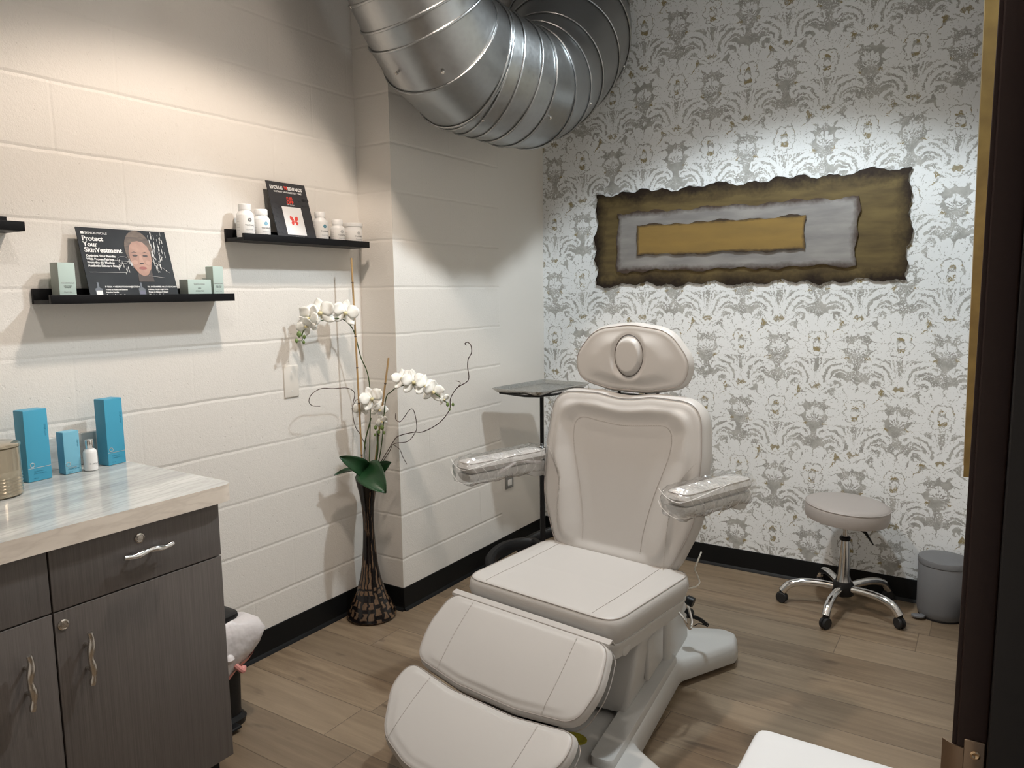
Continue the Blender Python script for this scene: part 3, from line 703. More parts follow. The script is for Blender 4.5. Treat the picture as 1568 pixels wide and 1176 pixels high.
def blue(label, x0, x1, y0, y1, h, rz, m1, m2):
    w_ = y1 - y0
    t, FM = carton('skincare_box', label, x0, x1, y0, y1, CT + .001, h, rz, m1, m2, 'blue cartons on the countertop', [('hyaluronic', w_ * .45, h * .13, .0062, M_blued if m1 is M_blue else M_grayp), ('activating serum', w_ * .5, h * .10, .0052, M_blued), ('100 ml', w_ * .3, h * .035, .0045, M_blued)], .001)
    mb = MB()
    mb.tube([(w_ * .2 + .006 * math.cos(a), h * .235 + .006 * math.sin(a), 0) for a in [k * PI / 8 for k in range(17)]], .001, 5)
    link('ring_logo', mb.xf(FM), M_silver, t, world=True)
    link('foil_band', MB().box(w_ * .02, w_ * .98, h * .185, h * .192, 0, .0002).xf(FM), M_silver if m1 is M_blue else m2, t, world=True, smooth=False)
    o = text('lettering', 'skin elixir', h * .045, FM @ Matrix.Translation((w_ * .9, h * .62, 0)) @ Matrix.Rotation(PI / 2, 4, 'Z'), m2, t, 'LEFT')
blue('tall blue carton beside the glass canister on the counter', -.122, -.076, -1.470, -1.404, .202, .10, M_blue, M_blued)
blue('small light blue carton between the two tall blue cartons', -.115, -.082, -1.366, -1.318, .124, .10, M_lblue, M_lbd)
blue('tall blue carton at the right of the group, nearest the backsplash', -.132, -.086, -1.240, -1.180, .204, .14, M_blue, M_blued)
wb_ = thing('white_bottle', 'small white bottle with a silver cap between the blue cartons', 'bottle', (-.078, -1.292, CT + .001))
link('body', MB().lathe([(.017, 0), (.019, .002), (.019, .052), (.017, .060), (.011, .066), (.010, .068)], n=36), M_white, wb_)
link('cap', MB().lathe([(.0115, .066), (.012, .067), (.012, .090), (.011, .092)], n=36), M_chrome, wb_)
text('lettering', 'C  serum', .007, Matrix.Translation((.0195, 0, .02)) @ frame((0, 0, 0), (0, 1, 0), (0, 0, 1)), M_grayp, wb_, 'CENTER', world=False)
cn = thing('glass_canister', 'champagne glass canister with a lid at the left edge of the counter', 'canister', (.0, -1.583, CT + .001))
M_champ = mat('champagne glass', (.62, .55, .42), .08, .35); M_champ.node_tree.nodes['Principled BSDF'].inputs['Transmission Weight'].default_value = .55
pr = [(.058, 0), (.064, .004)] + [(.064 + .0012 * math.sin(k * 1.57), .008 + k * .0022) for k in range(22)] + [(.064, .07), (.064, .128), (.061, .130), (.060, .128), (.060, .008)]
link('jar', MB().lathe(pr, n=64, cap=(True, True)), M_champ, cn)
link('lid', MB().lathe([(.060, .1305), (.066, .1315), (.066, .137), (.06, .140), (.02, .141)], n=64), M_champ, cn)
link('lid_knob', MB().lathe([(.008, .141), (.006, .15), (.014, .158), (.012, .165), (.004, .167)], n=32), M_champ, cn)
# ================================================================= slim bin
sb = thing('pedal_bin', 'slim black pedal bin with white liner and pink drawstring beside the cabinet', 'bin', (.02, -1.05, 0))
def rr2(x0, x1, y0, y1, r): return [tuple(q) for q in rpoly([(x0, y0, r), (x1, y0, r), (x1, y1, r), (x0, y1, r)], 6)]
def rl(x0, x1, y0, y1, r, z): return [Vector((a, b, z)) for a, b in rr2(x0, x1, y0, y1, r)]
link('bin_body', MB().loft([rl(-.12, .122, -1.15, -.952, .04, .03), rl(-.125, .128, -1.155, -.945, .04, .335)]), M_blackp, sb, world=True)
link('bin_base', MB().loft([rl(-.125, .130, -1.155, -.942, .045, 0), rl(-.128, .134, -1.158, -.938, .045, .022), rl(-.12, .124, -1.15, -.95, .04, .036)]), M_blackp, sb, world=True)
link('pedal', MB().box(.12, .165, -1.07, -1.0, .012, .022, .004), M_blackp, sb, world=True)
link('lid', MB().loft([rl(-.125, .130, -1.165, -.955, .035, .372), rl(-.128, .133, -1.168, -.950, .04, .378), rl(-.126, .131, -1.166, -.952, .04, .388), rl(-.115, .12, -1.15, -.965, .03, .392)]), M_blackp, sb, world=True)
M_bag = nz(mat('translucent white liner', (.80, .76, .76), .35), 14, .9, .012, detail=3)
M_bag.node_tree.nodes['Principled BSDF'].inputs['Transmission Weight'].default_value = .15
M_pink = mat('pink drawstring band', (.72, .30, .27), .45)
rnd = random.Random(12)
def bagring(e, z, amp, ph, lo=0.0):
    P = resample([Vector(q) for q in rr2(-.125 - e, .128 + e, -1.155 - e * .4, -.945 + e, .04 + e * .5)], 72); c = Vector((.0, -1.05)); out = []
    for i, p in enumerate(P):
        a = math.atan2(p.y - c.y, p.x - c.x); d = (p - c).normalized(); k = amp * (math.sin(a * 9 + ph) + .6 * math.sin(a * 17 + ph * 2) + .4 * math.sin(a * 5))
        bulge = lo * max(0, math.cos(a - .95)) ** 3
        out.append(Vector((p.x + d.x * (k + bulge), p.y + d.y * (k + bulge), z + .5 * k + (-.06 * max(0, math.cos(a + .1)) ** 4 if z < .3 else 0) + .012 * math.sin(a * 3))))
    return out
link('bin_liner', MB().loft([bagring(-.012, .345, .001, 0), bagring(.004, .366, .003, .5, .012), bagring(.012, .345, .004, .8, .045), bagring(.016, .31, .005, 1.1, .062), bagring(.014, .275, .006, 1.3, .04), bagring(.010, .245, .006, 1.5, .018), bagring(.006, .228, .006, 1.6, .006)], True, (False, False)), M_bag, sb, world=True, ang=80)
a_ = bagring(.018, .318, .005, 1.1, .066); b_ = bagring(.012, .228, .006, 1.6, .014)
pk = MB(); idx = [i for i in range(72)]
b0 = bagring(.0125, .246, .006, 1.5, .022); b1 = bagring(.0085, .226, .006, 1.6, .010)
pk.loft([b0, b1], True, (False, False))
link('drawstring_band', pk, M_pink, sb, world=True, ang=80)
tie = MB().tube(smooth_path([(.146, -1.01, .24), (.158, -1.0, .222), (.164, -.985, .205), (.156, -.975, .212)], 6), .009, 8)
link('drawstring_loop', tie, M_pink, sb, world=True)
kn = MB().lathe([(.001, -.018), (.012, -.012), (.018, 0), (.012, .012), (.001, .018)], (.158, -1.03, .262), n=20)
link('liner_fold', kn, M_bag, sb, world=True)
# ================================================================= vase and orchid
VX, VY = -.088, -.118
def vase_mat():
    m = mat('mosaic black vase glass', (.01, .008, .007), .18); X.T = m.node_tree
    tc = X.T.nodes.new('ShaderNodeTexCoord'); s = X.T.nodes.new('ShaderNodeSeparateXYZ'); X.T.links.new(tc.outputs['Object'], s.inputs[0])
    x, y, z = X(s.outputs[0]), X(s.outputs[1]), X(s.outputs[2]); th = X.op('ARCTAN2', y, x)
    n = noise(34, 2, tc.outputs['Object'])
    u = th * (19 / (2 * PI)) + (n - .5) * 1.4; fu = u - X.op('FLOOR', u); col = X.op('FLOOR', u)
    zz = (z + (n - .5) * .01) * (1 - step(z - .13, .05) * .82); v = zz / .042 + X.op('FRACT', X.op('SINE', col * 12.9) * 437.5); fv = v - X.op('FLOOR', v)
    e = xmin(xmin(fu, 1 - fu) * 2.0, xmin(fv, 1 - fv) * 1.9)
    k = step(e - .36 - step(z - .2, .1) * .18, .12)
    c = mixc(noise(70, 4, comb(x * 3, y * 3, z * .8)), (.04, .024, .014), (.27, .165, .095))
    c = mixc(X.op('MULTIPLY_ADD', noise(5, 2, tc.outputs['Object']), 3, -1, clamp=True) * .6, c, (.10, .07, .05))
    setcol(m, mixc(k, (.008, .006, .006), c)); setbump(m, k * .5, .001, .4); return m
vz = tag(link('floor_vase', MB().lathe([(.085, 0), (.104, .002), (.110, .010), (.108, .020), (.095, .048), (.078, .085), (.060, .130), (.046, .180), (.036, .24), (.029, .32), (.0245, .40), (.024, .45), (.028, .51), (.036, .565), (.046, .61), (.052, .638), (.049, .638), (.043, .61), (.03, .56), (.018, .5)], (VX, VY, 0), n=64), vase_mat(), loc=(VX, VY, 0)), 'tall black and bronze mosaic floor vase in the wall corner', 'vase')
orc = thing('orchid_arrangement', 'white artificial orchids with bamboo stakes and curly twigs in the floor vase', 'orchid', (VX, VY, .6))
M_leaf = nz(mat('orchid leaf', (.008, .036, .012), .38), 8, .1, .002, col2=(.014, .058, .018)); M_stem = mat('orchid stem', (.05, .085, .02), .5); M_bam = nz(mat('bamboo', (.50, .33, .16), .5), 40, .1, .001, col2=(.38, .24, .10), stretch=(1, 1, .2)); M_node = mat('bamboo node', (.10, .06, .03), .6)
M_twig = mat('dark twig', (.065, .032, .022), .6); M_pet = mat('white petal', (.86, .85, .80), .5); M_pet.node_tree.nodes['Principled BSDF'].inputs['Subsurface Weight'].default_value = .15
M_pet.node_tree.nodes['Principled BSDF'].inputs['Subsurface Radius'].default_value = (.01, .01, .008)
M_lipc = mat('cream lip', (.74, .66, .38), .5); M_bud = mat('green bud', (.16, .24, .07), .5)
LX = -.105
def PL(x, y): return onp(x, y, 0, LX)        # stems that lean along the left wall
def PR(x, y, v=-.11): return onp(x, y, 1, v)
R0 = Vector((VX, VY, .60))
def stake(pts, r, nodes, name='bamboo_stake'):
    o = link(name, MB().tube(pts, r, 10), M_bam, orc, world=True)
    a, b = Vector(pts[0]), Vector(pts[-1])
    mb = MB()
    for t in nodes: p = a.lerp(b, t); d = (b - a).normalized() * .004; mb.tube([p - d, p, p + d], [r * .9, r * 1.3, r * .9], 10)
    mb.xf(Matrix.Translation(-orc.location)); link('bamboo_node', mb, M_node, o)
stake([(VX - .012, VY - .01, .55), tuple(PL(538, 395))], .0042, (.18, .4, .55, .68, .8, .9))
stake([(VX + .01, VY + .01, .55), tuple(PR(595, 548, -.10))], .0042, (.2, .45, .82))
def stem(pts, r, name='orchid_stem', mm_=M_stem): return link(name, MB().tube(smooth_path(pts, 8), r, 8), mm_, orc, world=True)
stem([R0 - Vector((0, 0, .1)), PL(564, 600) + Vector((.01, 0, 0)), PL(552, 545), PL(542, 508), PL(533, 495), PL(522, 488), PL(505, 488), PL(480, 495), PL(466, 505), PL(462, 515)], .0024)
stem([R0 - Vector((0, 0, .1)), (VX, VY - .01, .75), PR(568, 640)], .003)
stem([R0 - Vector((0, 0, .1)), PR(577, 700), PR(578, 660)], .0045)
stem([R0 - Vector((0, 0, .1)), PR(583, 690), PR(590, 615), PR(599, 600), PR(614, 591), PR(640, 590), PR(665, 602), PR(686, 618)], .0024)
def tw(pts, r=.0022): stem(pts, r, 'curly_twig', M_twig)
tw([R0, PR(600, 680), PR(610, 668), PR(633, 662), PR(648, 661), PR(672, 648), PR(688, 628), PR(690, 610), PR(700, 594), PR(717, 582), PR(716, 562), PR(717, 550), PR(722, 540), PR(721, 529), PR(716, 524), PR(712, 526), PR(714, 529)], .0019)
tw([PR(690, 614) * .0 + PR(702, 592), PR(705, 586), PR(698, 583)], .0013)
tw([R0, PR(594, 695), PR(603, 680), PR(624, 676), PR(636, 662), PR(638, 650), PR(634, 630), PR(628, 627), PR(618, 640), PR(612, 646), PR(606, 642), PR(606, 633)], .0016)
tw([PR(604, 682), PR(612, 688), PR(617, 700), PR(623, 711)], .0014)
tw([R0 + Vector((-.01, -.01, 0)), PL(560, 690), PL(553, 668), PL(545, 655), PL(541, 640), PL(540, 622), PL(543, 605), PL(540, 598), PL(530, 594), PL(510, 595), PL(492, 595), PL(478, 603), PL(473, 614), PL(478, 621), PL(490, 622)], .0016)
tw([PL(540, 622), PL(546, 612), PL(553, 612)], .0012)
def petal_mb(mb, M, L_, Wd, cup, base=.15):
    nu, nv = 8, 7; vs = []
    for i in range(nu):
        t = i / (nu - 1)
        wv = Wd * (math.sin(PI * min(.999, (t * .93 + .04))) ** .55) * (1 if t > .2 else .55 + t * 2.2)
        for j in range(nv):
            s = (j / (nv - 1) - .5) * 2; vs.append(M @ Vector((s * wv, t * L_, cup * (t * t * .6) - cup * .5 * s * s + cup * .2 * math.sin(t * 7 + s * 2))))
    fs = [(i * nv + j, i * nv + j + 1, (i + 1) * nv + j + 1, (i + 1) * nv + j) for i in range(nu - 1) for j in range(nv - 1)]
    mb.add(vs, fs)
def flower(p, rad, nrm, roll=0, back=0.):
    n = Vector(nrm).normalized(); up = Vector((0, 0, 1)); u = up.cross(n).normalized(); v = n.cross(u)
    F = Matrix((u, v, n)).transposed().to_4x4(); F.translation = p; F = F @ Matrix.Rotation(roll, 4, 'Z')
    mb = MB()
    for an, L_, Wd, z in ((0, 1.0, .36, -.002), (132, 1.0, .34, -.003), (-132, 1.0, .34, -.003)):
        petal_mb(mb, F @ Matrix.Rotation(math.radians(an), 4, 'Z') @ Matrix.Translation((0, rad * .08, z)) @ Matrix.Rotation(-.15, 4, 'X'), rad * L_, rad * Wd, rad * .22)
    for an in (70, -70):
        petal_mb(mb, F @ Matrix.Rotation(math.radians(an), 4, 'Z') @ Matrix.Translation((0, rad * .05, .003)) @ Matrix.Rotation(.1, 4, 'X'), rad * .98, rad * .54, rad * .26)
    fl = link('flower', mb, M_pet, orc, world=True, ang=70)
    md = fl.modifiers.new('s', 'SOLIDIFY'); md.thickness = .0008
    lp = MB().lathe([(.001, 0), (rad * .11, rad * .05), (rad * .15, rad * .16), (rad * .10, rad * .26), (.001, rad * .3)], n=12, M=Matrix.Translation(-orc.location) @ F @ Matrix.Rotation(.5, 4, 'X'))
    petal_mb(lp, Matrix.Translation(-orc.location) @ F @ Matrix.Rotation(PI, 4, 'Z') @ Matrix.Rotation(-.8, 4, 'X'), rad * .45, rad * .2, rad * .1)
    link('flower_lip', lp, M_lipc, fl)
tocam = (CAM - R0).normalized()
for (x, y_, rad, k, dn, roll, dl) in [(491, 481, .058, 'L', (.1, -.2, .1), .2, .012), (474, 488, .050, 'L', (-.5, -.5, -.3), -.5, .004), (529, 481, .055, 'L', (.2, .1, .05), -.25, .01), (469, 500, .040, 'L', (-.4, -.4, -.6), .6, .0),
                                     (569, 611, .052, 'R', (.1, -.1, .2), .35, 0), (551, 627, .038, 'R', (-.6, -.3, -.2), .3, .0), (581, 628, .036, 'R', (.7, .2, -.3), -.4, 0), (584, 646, .028, 'R', (.5, .2, -.6), .5, 0),
                                     (616, 580, .046, 'R', (-.4, 0, .3), .3, 0), (633, 585, .052, 'R', (.1, .1, .1), 0, -.015), (651, 592, .048, 'R', (.5, .3, .3), -.3, 0), (663, 600, .044, 'R', (.2, .2, -.2), -.2, -.01), (679, 612, .024, 'R', (.5, .4, -.3), .3, 0)]:
    p = PL(x, y_) if k == 'L' else PR(x, y_); p = p + tocam * (.015 + dl)
    flower(p, rad, tocam + Vector(dn), roll)
def bud(p, r): link('bud', MB().lathe([(.001, -r * 1.3), (r * .8, -r * .7), (r, 0), (r * .75, r * .8), (.001, r * 1.4)], p, n=14), M_bud, orc, world=True)
for x, y_, r in ((458, 512, .010), (466, 516, .007), (454, 522, .007), (465, 524, .006)): bud(PL(x, y_), r)
for x, y_, r in ((685, 620, .007), (693, 620, .006), (688, 627, .005), (575, 655, .008), (585, 655, .009), (580, 662, .007), (588, 663, .006), (574, 666, .005)): bud(PR(x, y_) + tocam * .012, r)
stem([PL(462, 514), PL(463, 521), PL(456, 522)], .0012)
def leaf(b, tip, wd, droop, nrm):
    b = Vector(b); tip = Vector(tip); d = tip - b; Lg = d.length; n = Vector(nrm).normalized(); u = d.normalized(); s = u.cross(n).normalized(); n = s.cross(u)
    vs = []; nu, nv = 16, 9
    for i in range(nu):
        t = i / (nu - 1); wv = wd * (math.sin(PI * (t ** .8 * .96 + .02)) ** .62); c = b + d * t + n * (droop * math.sin(PI * t))
        for j in range(nv):
            q = (j / (nv - 1) - .5) * 2; vs.append(c + s * wv * q + n * (abs(q) ** 1.5 * wd * .28 - .002))
    fs = [(i * nv + j, i * nv + j + 1, (i + 1) * nv + j + 1, (i + 1) * nv + j) for i in range(nu - 1) for j in range(nv - 1)]
    o = link('leaf', MB().add(vs, fs), M_leaf, orc, world=True, ang=80); md = o.modifiers.new('s', 'SOLIDIFY'); md.thickness = .002
VR = Vector((VX, VY, .63))
leaf(PR(563, 725), PL(520, 700) + tocam * .02, .038, .035, (.5, -.8, .5))
leaf(PR(558, 724), PL(512, 728), .017, .02, (.3, -.5, .9))
leaf(PR(560, 716) + tocam * .03, PR(591, 755, -.20), .060, .035, (.5, -.8, .45))
leaf(PR(572, 728), PR(599, 708, -.13), .032, .01, (.4, -.8, .4))
leaf(PR(560, 722), PR(580, 706), .014, .015, (.4, -.8, .4))
leaf(PR(565, 738) - tocam * .02, PL(549, 748), .012, .008, (.4, -.8, .4))
# ================================================================= treatment chair
ch = thing('treatment_chair', 'greige padded reclining treatment chair on a white base in the middle of the room', 'treatment chair', (1.06, -.35, 0), -math.radians(6.5))
CM = ch.matrix_basis
def cpad(name, outline, th, er, topf, M, mat_=M_vinyl, **k): return link(name, pad(outline, th, er, topf, M, **k), mat_, ch)
def seamc(par, pts, tf, M, dash=.006, r=.0011, mm_=None): return link('stitching' if dash else 'piping', seam(pts, tf, M, r, dash), mm_ or M_thread, par)
def edge_pipe(par, outline, er, M, N=120, d=.004, z=None):
    P = resample([Vector(p) for p in outline], N); 
    C_ = []
    for i in range(N):
        t = (P[(i + 1) % N] - P[i - 1]).normalized(); q = Vector((t.y, -t.x)); C_.append(P[i] - q * (er * .33 if z is None else -.002))
    ar = sum(P[i - 1].x * P[i].y - P[i].x * P[i - 1].y for i in range(N))
    Q = [Vector((p.x, p.y, -er * .20 if z is None else z)) for p in C_]; Q.append(Q[0])
    link('piping', MB().tube(Q, .0016, 6, cap=False).xf(M), M_pipe, par)
# seat
so = rpoly([(-.292, -.228, .07), (.292, -.228, .07), (.300, .262, .06), (-.300, .262, .06)], 8)
SM = Matrix.Translation((0, 0, .498))
sf = lambda u, v: .006 * (1 - (u / .3) ** 2) * (1 - (v / .3) ** 2) + .004 * math.exp(-((abs(u) - .24) / .05) ** 2) + .012 * max(0, v + .0) / .26 - .004
seat = cpad('seat', so, .085, .020, sf, SM)
edge_pipe(seat, so, .020, SM)
for s in (-1, 1): seamc(seat, [(s * .205, -.21), (s * .207, -.1), (s * .207, .1), (s * .207, .24)], sf, SM)
# seat pan in plastic
pan = rpoly([(-.285, -.22, .06), (.285, -.22, .06), (.29, .262, .05), (-.29, .262, .05)], 6)
spn = link('seat_pan', MB().loft([[Vector((p.x * .90, p.y * .9, .352)) for p in pan], [Vector((p.x * .96, p.y * .97, .365)) for p in pan], [Vector((p.x * .985, p.y * .985, .40)) for p in pan], [Vector((p.x, p.y, .409)) for p in pan], [Vector((p.x, p.y, .416)) for p in pan]]), M_wplas, ch)
for s in (-1, 1):
    for yy in (-.135, .12):
        link('cover_cap', MB().lathe([(.024, 0), (.024, .003), (.020, .006), (.004, .0065)], n=28, M=frame((s * .273, yy, .383), (0, s, 0), (0, 0, 1))), M_wplas, spn)
# backrest : frame u right, v up, n toward the front of the chair
BM = frame((0, .205, .475), (1, 0, 0), (0, .16, .987))
bo = rpoly([(-.235, 0, .10), (.235, 0, .10), (.318, .20, .3), (.322, .42, .3), (.305, .604, .13), (.11, .610, .2), (0, .592, .3), (-.11, .610, .2), (-.305, .604, .13), (-.322, .42, .3), (-.318, .20, .3)], 8)
pnl = [(-.118, -.02), (-.122, .12), (-.150, .26), (-.192, .40), (-.196, .475), (-.165, .505), (-.08, .498), (0, .492), (.08, .498), (.165, .505), (.196, .475), (.192, .40), (.150, .26), (.122, .12), (.118, -.02)]
def hw(v):
    P = [(-.05, .118), (.12, .122), (.26, .150), (.40, .190), (.47, .195), (.505, .15), (.51, .0)]
    for (a, b), (c, d) in zip(P[:-1], P[1:]):
        if v <= c: return b + (d - b) * max(0, (v - a)) / (c - a)
    return 0
def sst(t): t = max(0, min(1, t)); return t * t * (3 - 2 * t)
PSEG = [(Vector(a), Vector(b)) for a, b in zip(pnl[7:-1], pnl[8:])]
def bf(u, v):
    au = abs(u); q = Vector((au, v)); dm = 9
    for a, b in PSEG:
        ab = b - a; t = max(0, min(1, (q - a).dot(ab) / ab.length_squared)); dm = min(dm, (q - (a + ab * t)).length)
    ins = v < .495 + .008 * min(1, au / .15) and au < hw(v) + (.0 if v < .47 else 0)
    h = (.026 * sst(dm / .085) if not ins else -.004 * sst(dm / .05)) - .010
    # side wings
    wx = .225 + .09 * sst((v - .25) / .2); h -= .014 * sst((au - wx) / .012) * sst((.46 - v) / .06)
    h += .010 * (1 - (u / .2) ** 2) * (1 if au < .2 else 0) * .3
    return h
back = cpad('backrest', bo, .095, .034, bf, BM, K=44, N=200)
edge_pipe(back, bo, .03, BM, 160)
seamc(back, pnl, bf, BM)
for s in (-1, 1):
    seamc(back, [(s * .222, .0), (s * .222, .14), (s * .230, .25), (s * .258, .335), (s * .305, .40)], bf, BM)
bsh = link('back_shell', pad([(x * .93, .02 + y_ * .93) for x, y_ in [tuple(q) for q in bo]], .02, .01, lambda u, v: 0, BM @ Matrix.Translation((0, 0, -.092)), N=100, K=4), M_wplas, ch)
link('back_bracket', MB().box(-.12, .12, .15, .28, .36, .47, .01), M_wplas, ch)
# care label on left side of backrest
link('care_tag', MB().box(-.325, -.322, .245, .275, .80, .84, .0005), M_paper, ch)
# headrest
HM = frame((0, .340, 1.072), (1, 0, 0), (0, .03, 1))
ho = rpoly([(-.08, 0, .25), (.08, 0, .25), (.218, .030, .07), (.240, .120, .10), (.155, .226, .14), (.0, .246, .3), (-.155, .226, .14), (-.240, .120, .10), (-.218, .030, .07)], 10)
def hf(u, v):
    e = ((u / .056) ** 2 + ((v - .130) / .073) ** 2) ** .5
    return .016 * (1 - (u / .25) ** 2) - .012 * sst((1.35 - e) / .35) + .017 * sst((1.0 - e) / .25)
hd = cpad('headrest', ho, .062, .020, hf, HM, K=50, N=180, blend=.45)
edge_pipe(hd, ho, .02, HM, 140)
link('face_plug_seam', MB().tube([(.057 * math.cos(a), .130 + .074 * math.sin(a), hf(.057 * math.cos(a), .130 + .074 * math.sin(a)) + .0005) for a in [k * PI / 24 for k in range(49)]], .0016, 6, cap=False).xf(HM), mat('dark vinyl seam', (.12, .10, .09), .6), hd)
br = MB()
for s in (-.055, .055, .10): br.tube([(s, .37, 1.0), (s, .37, 1.10)], .006, 10)
link('headrest_bracket', br.box(-.11, .13, .355, .385, 1.045, 1.062, .003), M_blackp, ch)
# armrests
M_wrap = bpy.data.materials.new('clear plastic wrap'); M_wrap.use_nodes = True; nt = M_wrap.node_tree; X.T = nt
gl = nt.nodes.new('ShaderNodeBsdfGlossy'); gl.inputs['Roughness'].default_value = .12; tr = nt.nodes.new('ShaderNodeBsdfTransparent'); mx = nt.nodes.new('ShaderNodeMixShader')
lw_ = nt.nodes.new('ShaderNodeLayerWeight'); lw_.inputs['Blend'].default_value = .35; tcn = nt.nodes.new('ShaderNodeTexCoord'); nn = nt.nodes.new('ShaderNodeTexNoise'); nn.inputs['Scale'].default_value = 24; nn.inputs['Detail'].default_value = 4; nn.inputs['Distortion'].default_value = 1.2
nt.links.new(tcn.outputs['Object'], nn.inputs['Vector']); bpn = nt.nodes.new('ShaderNodeBump'); bpn.inputs['Distance'].default_value = .012; nt.links.new(nn.outputs['Fac'], bpn.inputs['Height']); nt.links.new(bpn.outputs[0], gl.inputs['Normal']); nt.links.new(bpn.outputs[0], lw_.inputs['Normal'])
fq = X.op('MULTIPLY_ADD', X(lw_.outputs['Facing']), .55, .10, clamp=True)
nt.links.new(fq.v, mx.inputs[0]); nt.links.new(tr.outputs[0], mx.inputs[1]); nt.links.new(gl.outputs[0], mx.inputs[2]); nt.links.new(mx.outputs[0], nt.nodes['Material Output'].inputs[0])
def armrest(c0, c1, side):
    c0 = Vector((*c0, 0)); c1 = Vector((*c1, 0)); v = (c1 - c0).normalized(); u = Vector((v.y, -v.x, 0)); Lg = (c1 - c0).length
    AMx = frame((c0.x, c0.y, .835), u, v)
    ao = rpoly([(-.046, -.0, .035), (.046, -.0, .035), (.047, Lg + .05, .03), (-.047, Lg + .05, .03)], 8)
    a = cpad('armrest', ao, .042, .014, lambda p, q: .004 * (1 - (p / .05) ** 2), AMx, N=96, K=14)
    edge_pipe(a, ao, .014, AMx, 80)
    rg = []
    for t in [k / 10 for k in range(11)]:
        z1 = -.043; wd_ = .043 * (1 - .15 * (1 - t)); dpth = .030 + .030 * sst((t - .72) / .2) ; vv = .004 + (Lg + .03) * t; inn = .014 * (1 - t * 4) if t < .25 else 0
        rg.append([Vector((-wd_, vv, z1)), Vector((wd_, vv, z1)), Vector((wd_ * .95, vv + inn * .4, z1 - dpth * .5)), Vector((wd_ * .6, vv + inn, z1 - dpth)), Vector((-wd_ * .6, vv + inn, z1 - dpth)), Vector((-wd_ * .95, vv + inn * .4, z1 - dpth * .5))])
    link('arm_cover', MB().loft(rg).xf(AMx), M_wplas, a)
    e1 = AMx @ Vector((0, Lg + .02, -.07)); br_ = link('arm_bracket', MB().tube([e1, Vector((side * .29, .335, .74))], [.026, .03], 12), M_wplas, a)
    # clear wrap, wrinkled
    rw = []; rnd = random.Random(5 + side)
    for k in range(26):
        t = k / 25; vv = -.012 + (Lg + .06) * t; r_ = []
        for j in range(28):
            an = 2 * PI * j / 28; sq = .6; cx = math.copysign(abs(math.cos(an)) ** sq, math.cos(an)) * .054; cz = math.copysign(abs(math.sin(an)) ** sq, math.sin(an)) * .050 - .034
            w_ = .0035 * math.sin(an * 5 + t * 20) + .002 * math.sin(an * 11 - t * 47) + rnd.uniform(-.0012, .0012); e_ = math.sin(PI * min(1, t / .08) / 2) * .25 + .75
            r_.append(Vector((cx * e_ + w_ * math.cos(an), vv, (cz + .034) * e_ - .034 + w_ * math.sin(an))))
        rw.append(r_)
    link('plastic_wrap', MB().loft(rw, True, (True, False)).xf(AMx), M_wrap, a, ang=60)
    cr = MB()
    for k in range(7):
        p0 = Vector((rnd.uniform(-.05, .0), .0 + k * .01, .012)); pts = [Vector((.052, .01 + k * .045, -.012 - .01 * (k % 2))), Vector((.056, .03 + k * .045, -.045)), Vector((.045, .045 + k * .04, -.075))]
        cr.tube(smooth_path(pts, 4), .0007, 4)
    cr.tube(smooth_path([(-.05, -.012, .006), (-.02, -.016, -.012), (.02, -.016, -.022), (.05, .0, -.016), (.056, .10, -.004), (.05, .2, .004)], 5), .0009, 4)
    cr.tube(smooth_path([(-.052, -.012, -.03), (-.03, -.018, -.05), (.02, -.016, -.07), (.05, .04, -.07)], 5), .0009, 4)
    link('wrap_crease', cr.xf(AMx), M_paper, a)
    return a
al = armrest((-.430, -.075), (-.368, .24), -1)
ar_ = armrest((.353, .005), (.418, .28), 1)
link('wrap_twist', MB().tube(smooth_path([(-.424, -.02, .775), (-.37, .06, .785), (-.345, .13, .812), (-.335, .2, .80), (-.33, .25, .79)], 5), [.003] * 5 + [.009] * 5 + [.004] * 3 + [.008] * 5 + [.010] * 3, 8), M_bag, al)
# leg rest pads
def sloped(y0, z0, y1, z1):
    v = Vector((0, y0 - y1, z0 - z1)); return frame((0, y1, z1), (1, 0, 0), v), v.length
LM, LL = sloped(-.266, .455, -.452, .290)
lo = rpoly([(-.305, .01, .07), (-.11, -.016, .3), (.11, -.016, .3), (.305, .01, .07), (.330, LL * .5, .2), (.305, LL, .06), (-.305, LL, .06), (-.330, LL * .5, .2)], 8)
lfn = lambda u, v: .010 * (1 - (u / .33) ** 2) * (1 - ((v - LL / 2) / (LL * .7)) ** 2)
leg = cpad('leg_rest', lo, .055, .016, lfn, LM)
edge_pipe(leg, lo, .016, LM)
edge_pipe(leg, lo, .016, LM, z=-.052)
for s in (-1, 1): seamc(leg, [(s * .198, .005), (s * .203, LL * .5), (s * .200, LL - .012)], lfn, LM)
fw = MB().loft([[Vector((-.302, -.236, .440)), Vector((.30, -.236, .440)), Vector((.30, -.236, .435)), Vector((-.302, -.236, .435))], [Vector((-.302, -.250, .458)), Vector((.30, -.250, .458)), Vector((.30, -.250, .453)), Vector((-.302, -.250, .453))], [Vector((-.308, -.264, .449)), Vector((.298, -.264, .449)), Vector((.298, -.264, .440)), Vector((-.308, -.264, .440))]])
link('fabric_flap', fw, M_vinyl, leg)
FMx, FL = sloped(-.452, .282, -.648, .170)
fo = rpoly([(-.235, .0, .14), (-.1, -.045, .2), (.1, -.045, .2), (.235, .0, .14), (.328, FL * .62, .12), (.318, FL + .008, .045), (.12, FL - .020, .2), (-.12, FL - .020, .2), (-.318, FL + .008, .045), (-.328, FL * .62, .12)], 8)
ffn = lambda u, v: .010 * (1 - (u / .33) ** 2) * (1 - ((v - FL / 2) / (FL * .75)) ** 2)
foot = cpad('foot_rest', fo, .055, .016, ffn, FMx)
edge_pipe(foot, fo, .016, FMx); edge_pipe(foot, fo, .016, FMx, z=-.052)
